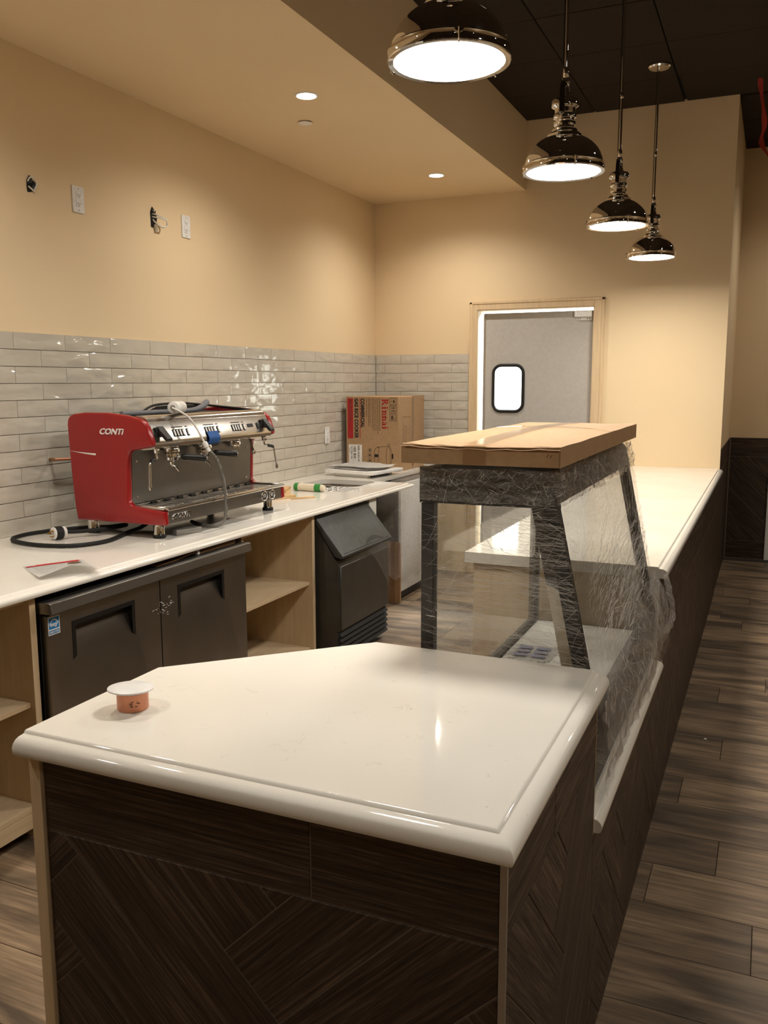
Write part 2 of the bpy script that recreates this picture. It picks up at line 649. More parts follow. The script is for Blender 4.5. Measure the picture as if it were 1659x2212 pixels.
def lettering(text, mat, parent, m, width=None, height=None, shear=0.0, bold=0.0, extrude=0.0, name='lettering', size=0.1, spacing=1.0):
    """text as mesh on the plane of m (origin lower left, x along the line); fitted to width x height"""
    cu = bpy.data.curves.new(name, 'FONT')
    cu.body = text
    cu.size = size
    cu.shear = shear
    cu.offset = bold
    cu.extrude = extrude
    cu.space_character = spacing
    cu.resolution_u = 4
    ob = bpy.data.objects.new(name, cu)
    COL.objects.link(ob)
    dg = bpy.context.evaluated_depsgraph_get()
    me = bpy.data.meshes.new_from_object(ob.evaluated_get(dg))
    bpy.data.objects.remove(ob)
    bm = bmesh.new()
    bm.from_mesh(me)
    bpy.data.meshes.remove(me)
    xs = [v.co.x for v in bm.verts]
    ys = [v.co.y for v in bm.verts]
    sx = (width / (max(xs) - min(xs))) if width else 1
    sy = (height / (max(ys) - min(ys))) if height else sx
    if not width:
        sx = sy
    x0, y0 = min(xs), min(ys)
    for v in bm.verts:
        v.co = m @ Vector(((v.co.x - x0) * sx, (v.co.y - y0) * sy, v.co.z * sy))
    return mk(name, bm, mat, parent, 0)


def light(name, kind, power, color, m, parent, size=0.1, spread=math.pi, cone=2.0, blend=0.6):
    li = bpy.data.lights.new(name, kind)
    li.energy = power
    li.color = color
    if kind == 'AREA':
        li.shape = 'DISK'
        li.size = size
        li.spread = spread
    elif kind == 'SPOT':
        li.spot_size = cone
        li.spot_blend = blend
        li.shadow_soft_size = size
    else:
        li.shadow_soft_size = size
    o = bpy.data.objects.new(name, li)
    COL.objects.link(o)
    o.parent = parent
    o.matrix_local = Matrix.Translation(-origin_of(parent)) @ m
    return o


DOWN = Matrix.Rotation(0, 4, 'X')      # lights shine along -z already

# ------------------------------------------------------------------ room shell
bm = bmesh.new()
box(bm, XW - 0.2, XR + 0.1, YFR - 0.1, 9.2, -0.12, -0.004)
floor = struct('floor', bm, 'floor_joint', 'grey-brown wood-look plank floor', 'floor')


def plate_mesh(poly, t, bev, name):
    """flat piece from a polygon: back at 0, face at t, eased arris"""
    n = len(poly)
    cx = sum(p[0] for p in poly) / n
    cy = sum(p[1] for p in poly) / n
    bm = bmesh.new()
    A = [bm.verts.new((a, b, 0)) for a, b in poly]
    B = [bm.verts.new((a, b, t - bev)) for a, b in poly]
    Cc = []
    for a, b in inset(poly, [bev] * n):
        Cc.append(bm.verts.new((a, b, t)))
    for i in range(n):
        j = (i + 1) % n
        bm.faces.new((A[i], A[j], B[j], B[i]))
        bm.faces.new((B[i], B[j], Cc[j], Cc[i]))
    bm.faces.new(Cc)
    me = bpy.data.meshes.new(name)
    bm.normal_update()
    bm.to_mesh(me)
    bm.free()
    return me


def inset(poly, ds):
    """offset each edge i (from i to i+1) of a counter-clockwise polygon inwards by ds[i]"""
    n = len(poly)
    out = []
    for i in range(n):
        p0, p1, p2 = Vector(poly[i - 1]), Vector(poly[i]), Vector(poly[(i + 1) % n])
        d0, d1 = (p1 - p0).normalized(), (p2 - p1).normalized()
        n0, n1 = Vector((-d0.y, d0.x)), Vector((-d1.y, d1.x))
        a = p1 + n0 * ds[i - 1]
        b = p1 + n1 * ds[i]
        det = d0.x * d1.y - d0.y * d1.x
        if abs(det) < 1e-6:
            out.append(tuple(b))
            continue
        s = ((b - a).x * d1.y - (b - a).y * d1.x) / det
        out.append(tuple(a + d0 * s))
    return out


def clip(poly, x0, x1, y0, y1):
    def half(pp, f, g):
        out = []
        for i in range(len(pp)):
            a, b = pp[i - 1], pp[i]
            fa, fb = f(a), f(b)
            if (fa >= 0) != (fb >= 0):
                out.append(g(a, b, fa / (fa - fb)))
            if fb >= 0:
                out.append(b)
        return out
    lerp = lambda a, b, s: (a[0] + (b[0] - a[0]) * s, a[1] + (b[1] - a[1]) * s)
    for f in (lambda p: p[0] - x0, lambda p: x1 - p[0], lambda p: p[1] - y0, lambda p: y1 - p[1]):
        if poly:
            poly = half(poly, f, lerp)
    return poly


def place(name, me, mat, parent, m):
    if not me.materials:
        me.materials.append(M[mat])
    o = bpy.data.objects.new(name, me)
    COL.objects.link(o)
    o.parent = parent
    o.matrix_local = Matrix.Translation(-origin_of(parent)) @ m
    return o


# floor planks run along x, rows 0.2275 deep; joints measured for the rows in view
PW = 0.2275
known = {0: -0.008 + 0.045, 1: -0.262, 2: -0.075, 6: -0.107}
row0 = 2.27
plank_mesh = {}
PL = 1.22
for r in range(-22, 27):
    ya, yb = row0 + r * PW, row0 + (r + 1) * PW
    if yb > YB2 + 0.02:
        continue
    j = known.get(r, random.uniform(-0.6, 0.6))
    x = j - PL * math.ceil((j - (XW - 0.05)) / PL)
    while x < XR:
        xa, xb = max(x, XW - 0.02), min(x + PL, XR)
        x += PL
        if xb - xa < 0.05:
            continue
        if ya > YB - 0.1 and xb < XE:      # behind the back wall
            continue
        key = round(xb - xa, 3)
        if key not in plank_mesh:
            w = xb - xa
            plank_mesh[key] = plate_mesh([(-w / 2 + .001, -PW / 2 + .0012), (w / 2 - .001, -PW / 2 + .0012), (w / 2 - .001, PW / 2 - .0012), (-w / 2 + .001, PW / 2 - .0012)], 0.004, 0.001, 'floor_plank')
        place('floor_plank', plank_mesh[key], 'floor', floor, Matrix.Translation(((xa + xb) / 2, (ya + yb) / 2, -0.004)))

# left wall with tile splashback
bm = bmesh.new()
box(bm, XW - 0.2, XW - 0.006, YFR - 0.1, YB + 0.12, -0.1, ZS + 0.06)
wall_left = struct('wall_left', bm, 'cream', 'cream painted wall with glazed tile band behind the coffee machine', 'wall')
bm = bmesh.new()
box(bm, XW - 0.0065, XW - 0.003, -1.2, YB, ZL - 0.02, ZT)
mk('grout_bed', bm, 'tile_grout', wall_left)

# back wall with door opening
DX0, DX1, DZ = -2.122, -1.224, 2.080
bm = bmesh.new()
box(bm, XW - 0.1, DX0, YB, YB + 0.12, -0.1, ZC + 0.1)
box(bm, DX0, DX1, YB, YB + 0.12, DZ, ZC + 0.1)
box(bm, DX1, XE, YB, YB + 0.12, -0.1, ZC + 0.1)
wall_back = struct('wall_back', bm, 'cream', 'cream painted back wall with the swing door', 'wall')
bm = bmesh.new()
box(bm, XW, -2.185, YB - 0.0035, YB, ZL - 0.02, ZT)
mk('grout_bed', bm, 'tile_grout', wall_back)

TW, TH = 0.303, (ZT - ZL) / 12


def wavy_tile(seed):
    w, h = TW - 0.003, TH - 0.003
    nx, ny = 10, 4
    bm = bmesh.new()
    off = Vector((seed * 3.7, seed * 1.9, seed * 5.3))

    def z(a, b):
        e = min(1, min(0.5 - abs(a - 0.5), (0.5 - abs(b - 0.5)) * 0.5) * 14)
        p = Vector((a * 3.2 + b * 1.4, b * 1.5 - a * 1.0, 0)) + off
        q = mnoise.noise(p) * 0.0052 + (abs(mnoise.noise(p * 1.6 + Vector((3, 1, 7)))) - 0.2) * 0.0056
        return 0.0078 + max(-0.0022, min(0.0034, q)) * e - (1 - e) * 0.0008
    g = [[bm.verts.new(((i / nx - 0.5) * w, (k / ny - 0.5) * h, z(i / nx, k / ny))) for k in range(ny + 1)] for i in range(nx + 1)]
    for i in range(nx):
        for k in range(ny):
            bm.faces.new((g[i][k], g[i + 1][k], g[i + 1][k + 1], g[i][k + 1]))
    rim = [g[i][0] for i in range(nx)] + [g[nx][k] for k in range(ny)] + [g[i][ny] for i in range(nx, 0, -1)] + [g[0][k] for k in range(ny, 0, -1)]
    low = [bm.verts.new((v.co.x, v.co.y, 0)) for v in rim]
    n = len(rim)
    for i in range(n):
        bm.faces.new((low[i], low[(i + 1) % n], rim[(i + 1) % n], rim[i]))
    me = bpy.data.meshes.new('wall_tile')
    bm.normal_update()
    bm.to_mesh(me)
    bm.free()
    me.polygons.foreach_set('use_smooth', [True] * len(me.polygons))
    me.set_sharp_from_angle(angle=math.radians(50))
    me.materials.append(M['tile'])
    return me


tiles = [wavy_tile(k) for k in range(10)]
for r in range(12):
    zc = ZT - (r + 0.5) * TH
    first = 2.837 if r % 2 == 0 else 2.990
    y = first - 4 * TW
    while y < YB - 0.01:
        ya, yb = y, min(y + TW, YB - 0.008)
        y += TW
        if yb - ya < 0.02:
            continue
        m = Matrix(((0, 0, 1, XW - 0.004), (1, 0, 0, (ya + yb) / 2), (0, 1, 0, zc), (0, 0, 0, 1)))
        s = (yb - ya - 0.003) / (TW - 0.003)
        place('wall_tile', random.choice(tiles), 'tile', wall_left, m @ Matrix.Diagonal((s, 1, 1, 1)))
    x = (-2.767 if r % 2 == 0 else -2.910) - 0.29
    while x < -2.19:
        xa, xb = max(x, XW + 0.006), min(x + 0.29, -2.184)
        x += 0.29
        if xb - xa < 0.02:
            continue
        m = Matrix(((1, 0, 0, (xa + xb) / 2), (0, 0, -1, YB - 0.001), (0, 1, 0, zc), (0, 0, 0, 1)))
        s = (xb - xa - 0.003) / (TW - 0.003)
        place('wall_tile', random.choice(tiles), 'tile', wall_back, m @ Matrix.Diagonal((s, 1, 1, 1)))

# soffit over the back counter
bm = bmesh.new()
box(bm, XW - 0.1, XS, YFR - 0.1, YB + 0.05, ZS, ZC + 0.15)
struct('ceiling_soffit', bm, 'cream', 'cream painted dropped soffit over the back counter', 'ceiling')

# dark ceiling of square tiles
bm = bmesh.new()
box(bm, XS, XR + 0.1, YFR - 0.1, YB2 + 0.1, ZC + 0.022, ZC + 0.15)
ceiling = struct('ceiling', bm, 'ceil_gap', 'dark brown suspended ceiling of square tiles', 'ceiling')
CP = 0.605
cm = {}
for i in range(-1, 9):
    for k in range(-13, 6):
        xa, xb = max(-1.259 + i * CP, XS), min(-1.259 + (i + 1) * CP, XR)
        ya, yb = max(4.828 + k * CP, YFR), min(4.828 + (k + 1) * CP, YB2)
        if k == 2:
            yb = min(yb, YB - 0.03) if xa < XE else yb - 0.012
        if ya > YB - 0.02 and xb < XE + 0.1:
            continue
        if ya > YB - 0.1 and xa < XE:
            xa = XE
        if xb - xa < 0.03 or yb - ya < 0.03:
            continue
        if i == 1 and k == 2:
            xa += 0.014
        key = (round(xb - xa, 3), round(yb - ya, 3))
        if key not in cm:
            w, h = key
            cm[key] = plate_mesh([(-w / 2 + .003, -h / 2 + .003), (w / 2 - .003, -h / 2 + .003), (w / 2 - .003, h / 2 - .003), (-w / 2 + .003, h / 2 - .003)], 0.02, 0.003, 'ceiling_tile')
        m = Matrix.Translation(((xa + xb) / 2, (ya + yb) / 2, ZC + 0.02 + random.uniform(-0.001, 0.001))) @ Matrix.Rotation(math.pi, 4, 'X')
        place('ceiling_tile', cm[key], 'ceil', ceiling, m)

# return wall and alcove at the end of the bar
bm = bmesh.new()
box(bm, XE - 0.12, XE, YB + 0.12, YB2 + 0.1, -0.1, ZC + 0.03)
wall_return = struct('wall_return', bm, 'cream', 'cream return wall at the end of the bar', 'wall')
bm = bmesh.new()
box(bm, XE - 0.12, XR + 0.1, YB2, YB2 + 0.12, -0.1, ZC + 0.1)
wall_alcove = struct('wall_alcove', bm, 'cream', 'cream far wall above dark wood wainscot', 'wall')
bm = bmesh.new()
box(bm, XR, XR + 0.12, YFR - 0.1, YB2 + 0.1, -0.1, ZC + 0.1)
struct('wall_right', bm, 'cream', 'cream painted wall on the customer side', 'wall')
bm = bmesh.new()
box(bm, XW - 0.1, XR + 0.1, YFR - 0.12, YFR, -0.1, ZC + 0.1)
struct('wall_front', bm, 'cream', 'cream painted wall behind the viewer', 'wall')

# ------------------------------------------------------------------ dark wood tile in herringbone
HW = 0.205 / math.sqrt(2)
HN = 4
SINK = -0.0068      # tiles are bedded in the grout, their faces 2 mm proud


def herring(parent, m, x0, x1, y0, y1, pa, pb, t=0.009, gap=0.0016):
    """45 degree herringbone clipped to a rectangle; pa, pb set the phase of the falling and rising joints"""
    S = math.sqrt(2)
    to_ab = lambda p: ((p[0] - p[1]) / S, (p[0] + p[1]) / S)
    to_xy = lambda p: ((p[0] + p[1]) / S, (p[1] - p[0]) / S)
    oa, ob = pb / S, pa / S
    cs = [to_ab(c) for c in ((x0, y0), (x1, y0), (x0, y1), (x1, y1))]
    na = int((max(abs(c[0] - oa) for c in cs)) / HW) + HN + 3
    nb = int((max(abs(c[1] - ob) for c in cs)) / HW) + HN + 3
    N = na + nb
    for q in range(-N // HN - 2, N // HN + 3):
        for k in range(-N, N + 1):
            ia, ib = -k + q * HN, k + q * HN
            for kind in (0, 1):
                if kind == 0:
                    a0, a1, b0, b1 = ia - HN, ia, ib, ib + 1
                else:
                    a0, a1, b0, b1 = ia - 1, ia, ib + 1, ib + 1 + HN
                rect = [(oa + a * HW, ob + b * HW) for a, b in ((a0, b0), (a1, b0), (a1, b1), (a0, b1))]
                pts = [to_xy(p) for p in rect]
                if max(p[0] for p in pts) < x0 or min(p[0] for p in pts) > x1 or max(p[1] for p in pts) < y0 or min(p[1] for p in pts) > y1:
                    continue
                pl = clip(pts, x0, x1, y0, y1)
                cl = []
                for p in pl:
                    if not cl or (Vector(p) - Vector(cl[-1])).length > 1e-4:
                        cl.append(p)
                if len(cl) > 2 and (Vector(cl[0]) - Vector(cl[-1])).length < 1e-4:
                    cl.pop()
                if len(cl) < 3:
                    continue
                area = sum(cl[i - 1][0] * cl[i][1] - cl[i][0] * cl[i - 1][1] for i in range(len(cl))) / 2
                if area < 0.0006:
                    continue
                cx = sum(p[0] for p in cl) / len(cl)
                cy = sum(p[1] for p in cl) / len(cl)
                ang = -math.pi / 4 if kind == 0 else math.pi / 4
                ca, sa = math.cos(-ang), math.sin(-ang)
                loc = [((p[0] - cx) * ca - (p[1] - cy) * sa, (p[0] - cx) * sa + (p[1] - cy) * ca) for p in cl]
                ins = inset(loc, [gap] * len(loc))
                a2 = sum(ins[i - 1][0] * ins[i][1] - ins[i][0] * ins[i - 1][1] for i in range(len(ins))) / 2
                if a2 < 0.0004 or max(abs(c) for p in ins for c in p) > 0.5:
                    continue
                me = plate_mesh(ins, t, 0.001, 'wood_tile')
                place('wood_tile', me, 'dark_tile', parent, m @ Matrix.Translation((cx, cy, SINK)) @ Matrix.Rotation(ang, 4, 'Z'))


def band(parent, m, joints, y0, y1, t=0.009, gap=0.0016):
    for a, b in zip(joints, joints[1:]):
        w, h = b - a, y1 - y0
        me = plate_mesh([(-w / 2 + gap, -h / 2 + gap), (w / 2 - gap, -h / 2 + gap), (w / 2 - gap, h / 2 - gap), (-w / 2 + gap, h / 2 - gap)], t, 0.001, 'wood_tile')
        place('wood_tile', me, 'dark_tile', parent, m @ Matrix.Translation(((a + b) / 2, (y0 + y1) / 2, SINK)))


ZU = ZK - 0.039          # underside of the bar tops
# end of the peninsula, facing the viewer
bm = bmesh.new()
box(bm, -1.160, -0.302, 1.107, 1.20, 0, ZU)
wall_pen = struct('wall_peninsula', bm, 'grout', 'dark wood tile end of the peninsula counter facing the viewer', 'wall')
m_front = Matrix(((1, 0, 0, 0), (0, 0, -1, 1.107), (0, 1, 0, 0), (0, 0, 0, 1)))
herring(wall_pen, m_front, -1.160, -0.309, 0.0, 0.730, -0.393, -1.170)
band(wall_pen, m_front, [-1.160, -0.615, -0.309], 0.730, ZU)
# long front of the bar, facing the customers
bm = bmesh.new()
box(bm, -0.42, -0.302, 1.20, 1.80, 0, ZU)
box(bm, -0.42, -0.302, 1.80, 3.00, 0, 0.556)
box(bm, -0.42, -0.302, 3.00, YB, 0, ZU)
wall_bar = struct('wall_bar', bm, 'grout', 'long dark wood tile front of the bar along the aisle', 'wall')
m_side = Matrix(((0, 0, 1, -0.302), (1, 0, 0, 0), (0, 1, 0, 0), (0, 0, 0, 1)))
herring(wall_bar, m_side, 1.106, 1.80, 0.0, 0.745, 1.975, 0.87)
band(wall_bar, m_side, [1.106, 1.41, 1.80], 0.745, ZU)
herring(wall_bar, m_side, 1.80, 3.00, 0.0, 0.445, 1.975, 0.87)
band(wall_bar, m_side, [1.80, 2.40, 3.00], 0.445, 0.556)
herring(wall_bar, m_side, 3.00, YB, 0.0, 0.660, 1.975, 0.87)
band(wall_bar, m_side, [3.00, 3.60, 4.20, 4.80, 5.40, 6.0, YB], 0.660, ZU)
# metal edge strip on the outer corner and light end caps where the front steps down
part('edge_strip', 'trim_metal', wall_bar, box, -0.3095, -0.299, 1.101, 1.107, 0, ZU)
bm = bmesh.new()
box(bm, -0.312, -0.2995, 1.800, 1.8025, 0.556, ZU)
box(bm, -0.42, -0.31, 1.800, 1.812, 0.598, ZU)
mk('end_cap', bm, 'maple', wall_bar)
bm = bmesh.new()
box(bm, -0.42, -0.308, 2.988, 3.000, 0.598, ZU)
mk('end_cap', bm, 'white_paint', wall_bar)
# wainscot in the alcove
bm = bmesh.new()
box(bm, XE, XE + 0.002, YB + 0.0, YB2, 0, ZW)
mk('grout_bed', bm, 'grout', wall_return)
m_ret = Matrix(((0, 0, 1, XE + 0.002), (1, 0, 0, 0), (0, 1, 0, 0), (0, 0, 0, 1)))
herring(wall_return, m_ret, YB, YB2 - 0.01, 0.157, 0.890, 1.975, 0.87, t=0.008)
band(wall_return, m_ret, [YB, 7.2, 7.8, YB2 - 0.01], 0.890, ZW, t=0.008)
band(wall_return, m_ret, [YB, 6.9, 7.5, YB2 - 0.01], 0.0, 0.157, t=0.008)
bm = bmesh.new()
box(bm, XE, XR, YB2 - 0.003, YB2, 0, ZW)
mk('grout_bed', bm, 'grout', wall_alcove)
m_alc = Matrix(((1, 0, 0, 0), (0, 0, -1, YB2 - 0.003), (0, 1, 0, 0), (0, 0, 0, 1)))
herring(wall_alcove, m_alc, XE + 0.01, XR, 0.157, 0.890, 0.53, -0.55, t=0.008)
band(wall_alcove, m_alc, [XE + 0.01, 0.2, 0.8, 1.4, 2.0, 2.6, 3.2, XR], 0.890, ZW, t=0.008)
band(wall_alcove, m_alc, [XE + 0.01, 0.27, 0.87, 1.47, 2.07, 2.67, 3.27, XR], 0.0, 0.157, t=0.008)
bm = bmesh.new()
box(bm, 0.018, 0.105, YB2 - 0.03, YB2 - 0.004, 0, 0.80, 0.003)
tag(mk('trim_2', bm, 'white_paint', None, 40, (0, 0, 0)), 'pale upright trim board against the dark far wainscot', 'trim', kind='structure')

# ------------------------------------------------------------------ worktops
PROFILE = [(.010, -.0385), (.003, -.036), (0.0, -.030), (0.0, -.022), (.003, -.0150), (.009, -.0095), (.017, -.0065), (.025, -.0058), (.0285, -.0052), (.031, -.0015), (.034, 0), (.036, 0)]


def slab(bm, poly, z, moulded, k=1.0):
    """stone top with a moulded edge on the listed sides of a counter-clockwise outline"""
    n = len(poly)
    loops = [[bm.verts.new((*p, z - 0.0385 * k)) for p in inset(poly, [(.02 if i in moulded else 0) for i in range(n)])]]
    for d, dz in PROFILE:
        loops.append([bm.verts.new((a, b, z + dz * k)) for a, b in inset(poly, [(d if i in moulded else 0) for i in range(n)])])
    for A, B in zip(loops, loops[1:]):
        for i in range(n):
            j = (i + 1) % n
            bm.faces.new((A[i], A[j], B[j], B[i]))
    bm.faces.new(loops[-1])
    bm.faces.new(loops[0][::-1])
    bmesh.ops.remove_doubles(bm, verts=bm.verts, dist=1e-5)


bm = bmesh.new()
slab(bm, [(XPL, Y0), (XO, Y0), (XO, Y1), (-0.831, Y1), (XPL, 1.475)], ZK, {0, 1})
tag(mk('countertop', bm, 'quartz'), 'white quartz peninsula top with a cut corner, nearest the viewer', 'countertop')
bm = bmesh.new()
slab(bm, [(-0.995, Y2), (XO, Y2), (XO, YB - 0.001), (-0.995, YB - 0.001)], ZK, {1})
tag(mk('countertop', bm, 'quartz'), 'long white quartz bar top running back to the cream wall', 'countertop')
bm = bmesh.new()
slab(bm, [(-0.76, 1.803), (XO, 1.803), (XO, 2.986), (-0.76, 2.986)], 0.598, {1})
tag(mk('ledge_top', bm, 'quartz'), 'low white quartz ledge under the wrapped display case', 'ledge')

bm = bmesh.new()
slab(bm, [(XW, -1.2), (XF, -1.2), (XF, 5.348), (-2.455, 5.348), (-2.455, YB - 0.012), (XW, YB - 0.012)], ZL, {1, 2}, 0.78)
counter = tag(mk('countertop', bm, 'quartz'), 'white quartz back counter carrying the red coffee machine', 'countertop')
SX0, SX1, SY0, SY1 = -2.80, -2.385, 4.955, 5.305
bmc = bmesh.new()
prism(bmc, rrect(SX0, SX1, SY0, SY1, 0.07, 6), 'z', ZL - 0.1, ZL + 0.1)
mec = bpy.data.meshes.new('cut')
bmc.to_mesh(mec)
bmc.free()
oc = bpy.data.objects.new('cut', mec)
COL.objects.link(oc)
md = counter.modifiers.new('hole', 'BOOLEAN')
md.object = oc
md.operation = 'DIFFERENCE'
md.solver = 'EXACT'
dg = bpy.context.evaluated_depsgraph_get()
me2 = bpy.data.meshes.new_from_object(counter.evaluated_get(dg))
counter.modifiers.clear()
counter.data = me2
bpy.data.objects.remove(oc)


def sink_fn(bm):
    loops = []
    for g, z in ((0.004, -0.0305), (0.004, -0.040), (0.008, -0.14), (0.03, -0.185), (0.08, -0.195)):
        loops.append([bm.verts.new((a, b, ZL + z)) for a, b in rrect(SX0 - 0.006 + g, SX1 + 0.006 - g, SY0 - 0.006 + g, SY1 + 0.006 - g, max(0.02, 0.075 - g * 0.3), 6)])
    out = [bm.verts.new((a, b, ZL - 0.0305)) for a, b in rrect(SX0 - 0.025, SX1 + 0.025, SY0 - 0.025, SY1 + 0.025, 0.09, 6)]
    loops = [out] + loops
    for A, B in zip(loops, loops[1:]):
        n = len(A)
        for i in range(n):
            bm.faces.new((A[i], A[(i + 1) % n], B[(i + 1) % n], B[i]))
    bm.faces.new(loops[-1])


sink = thing('sink', 'stainless sink set into the back counter beside the stacked papers', 'sink', (-2.6, 5.13, ZL - 0.195))
part('basin', 'steel', sink, sink_fn)
part('drain', 'chrome', sink, lathe, [(0.04, 0), (0.045, 0.004), (0.03, 0.004), (0.02, 0.001)], 20, Matrix.Translation((-2.59, 5.13, ZL - 0.195)))

# ------------------------------------------------------------------ cabinets
ZLU = ZL - 0.0302


def shelf_unit(label, ya, yb, left_panel=True):
    t = thing('shelf_unit', label, 'cabinet', (-2.55, (ya + yb) / 2, 0))
    xf, xb = -2.172, -2.92
    part('side_panel', 'maple', t, box, xb, xf, ya, ya + 0.018, 0.0, ZLU, 0.001)
    part('side_panel', 'maple', t, box, xb, xf, yb - 0.026, yb, 0.0, ZLU, 0.001)
    part('back_panel', 'maple', t, box, xb - 0.012, xb, ya, yb, 0.06, ZLU)
    part('shelf', 'maple_y', t, box, xb, xf - 0.022, ya + 0.018, yb - 0.026, 0.462, 0.480, 0.001)
    part('bottom_shelf', 'maple_y', t, box, xb, xf - 0.022, ya + 0.018, yb - 0.026, 0.102, 0.120, 0.001)
    part('front_rail', 'maple_y', t, box, xf - 0.042, xf - 0.022, ya + 0.018, yb - 0.026, 0.045, 0.101)
    part('toe_kick', 'black_metal', t, box, xf - 0.12, xf - 0.11, ya + 0.018, yb - 0.026, 0.0, 0.05)
    part('top_rail', 'maple_y', t, box, xf - 0.06, xf - 0.02, ya + 0.018, yb - 0.026, ZLU - 0.02, ZLU)
    return t


shelf_unit('open maple shelf cabinet at the left edge, beside the refrigerator', 1.05, 2.082)
shelf_unit('open maple shelf cabinet between refrigerator and black ice machine', 3.308, 4.008)
t = thing('end_cabinet', 'pale upright cabinet panel behind the ice machine', 'panel', (-2.5, 4.79, 0))
part('panel', 'white_paint', t, box, -2.92, -2.190, 4.785, 4.803, 0, ZLU, 0.001)
part('filler_strip', 'white_paint', t, box, -2.189, -2.172, 4.702, 4.803, 0, ZLU, 0.001)

# peninsula carcass
t = thing('peninsula_cabinet', 'maple cabinet carcass under the peninsula top', 'cabinet', (-0.75, 1.5, 0))
part('side_panel', 'maple', t, box, -1.186, -1.161, 1.098, 1.46, 0, ZU, 0.001)
part('back_panel', 'maple', t, box, -0.82, -0.425, 1.782, 1.800, 0, ZU)
bm = bmesh.new()
prism(bm, [(-1.186, 1.462), (-1.17, 1.462), (-0.822, 1.784), (-0.822, 1.800)], 'z', 0, ZU)
mk('corner_panel', bm, 'maple', t)
t = thing('case_stand', 'low maple cabinet carrying the display case', 'cabinet', (-0.58, 2.4, 0))
part('front_panel', 'maple', t, box, -0.745, -0.727, 1.84, 2.97, 0, 0.559)
part('side_panel', 'maple', t, box, -0.726, -0.425, 1.84, 1.858, 0, 0.559)
part('side_panel', 'maple', t, box, -0.726, -0.425, 2.952, 2.97, 0, 0.559)
t = thing('bar_cabinet', 'pale cabinet carcass under the long bar top', 'cabinet', (-0.7, 4.8, 0))
part('end_panel', 'maple', t, box, -0.965, -0.421, 3.002, 3.020, 0, ZU)
part('divider', 'maple', t, box, -0.95, -0.421, 4.20, 4.218, 0, ZU)
part('divider', 'maple', t, box, -0.95, -0.421, 5.40, 5.418, 0, ZU)
part('shelf', 'maple_y', t, box, -0.95, -0.421, 3.021, 4.199, 0.44, 0.458)
part('shelf', 'maple_y', t, box, -0.95, -0.421, 4.219, 5.399, 0.44, 0.458)
part('shelf', 'maple_y', t, box, -0.95, -0.421, 5.419, YB - 0.005, 0.44, 0.458)
part('bottom_panel', 'maple_y', t, box, -0.95, -0.421, 3.021, YB - 0.005, 0.08, 0.098)

# ------------------------------------------------------------------ swing door, casing and the lit room behind
t = thing('trim_1', 'pale wood door casing around the grey swing door', 'trim', ((DX0 + DX1) / 2, YB, 0), kind='structure')


def casing_leg(bm, x0, x1, z0, z1, inner):
    box(bm, x0, x1, YB - 0.016, YB, z0, z1, 0.002)
    if inner == 'l':
        box(bm, x0 - 0.002, x0 + 0.022, YB - 0.022, YB - 0.001, z0, z1, 0.004)
    elif inner == 'r':
        box(bm, x1 - 0.022, x1 + 0.002, YB - 0.022, YB - 0.001, z0, z1, 0.004)


part('side_casing', 'casing', t, casing_leg, -2.182, DX0, 0, 2.142, 'l')
part('side_casing', 'casing', t, casing_leg, DX1, -1.150, 0, 2.142, 'r')


def casing_head(bm):
    box(bm, DX0, DX1, YB - 0.016, YB, DZ, 2.142, 0.002)
    box(bm, -2.184, -1.148, YB - 0.022, YB - 0.001, 2.122, 2.144, 0.004)


part('head_casing', 'casing', t, casing_head)
part('jamb', 'casing', t, box, DX0 - 0.001, DX0 + 0.006, YB - 0.012, YB + 0.121, 0, DZ)
part('jamb', 'casing', t, box, DX1 - 0.006, DX1 + 0.001, YB - 0.012, YB + 0.121, 0, DZ)
part('head_jamb', 'casing', t, box, DX0, DX1, YB - 0.012, YB + 0.121, DZ - 0.006, DZ + 0.001)

t = thing('door_1', 'grey swing door with a rounded black-rimmed window', 'door', (-1.67, YB + 0.06, 0), kind='structure')
WX0, WX1, WZ0, WZ1 = -2.004, -1.760, 1.300, 1.660


def door_leaf(bm):
    x0, x1, z0, z1 = -2.083, -1.233, 0.02, 2.055
    ya, yb = YB + 0.045, YB + 0.085
    hole = rrect(WX0, WX1, WZ0, WZ1, 0.065, 6)
    nq = len(hole) // 4
    cs = [(x1, z1), (x0, z1), (x0, z0), (x1, z0)]
    for y, flip in ((ya, 0), (yb, 1)):
        H = [bm.verts.new((a, y, b)) for a, b in hole]
        Cn = [bm.verts.new((a, y, b)) for a, b in cs]
        fs = []
        for q in range(4):
            seg = H[q * nq:(q + 1) * nq]
            for i in range(len(seg) - 1):
                fs.append((seg[i], seg[i + 1], Cn[q]))
            fs.append((seg[-1], H[((q + 1) * nq) % len(H)], Cn[(q + 1) % 4], Cn[q]))
        for f in fs:
            bm.faces.new(f if flip else f[::-1])
        if flip == 0:
            H0, C0 = H, Cn
    for A, B in ((H0, H), (C0, Cn)):
        n = len(A)
        for i in range(n):
            bm.faces.new((A[i], A[(i + 1) % n], B[(i + 1) % n], B[i]))
    bmesh.ops.recalc_face_normals(bm, faces=bm.faces)


leaf = part('leaf', 'grey_door', t, door_leaf, smooth=30)
part('edge_strip', 'trim_metal', leaf, box, -2.086, -2.070, YB + 0.042, YB + 0.046, 0.02, 2.050, 0.0005)


def gasket(bm):
    ring = rrect(WX0 + 0.003, WX1 - 0.003, WZ0 + 0.003, WZ1 - 0.003, 0.062, 8)
    tube(bm, [(a, YB + 0.042, b) for a, b in ring], 0.0125, 8, closed=True)


win = part('window_rim', 'rubber', t, gasket)
bm = bmesh.new()
prism(bm, rrect(WX0, WX1, WZ0, WZ1, 0.065, 6), 'y', YB + 0.058, YB + 0.062)
mk('pane', bm, 'glass', win)


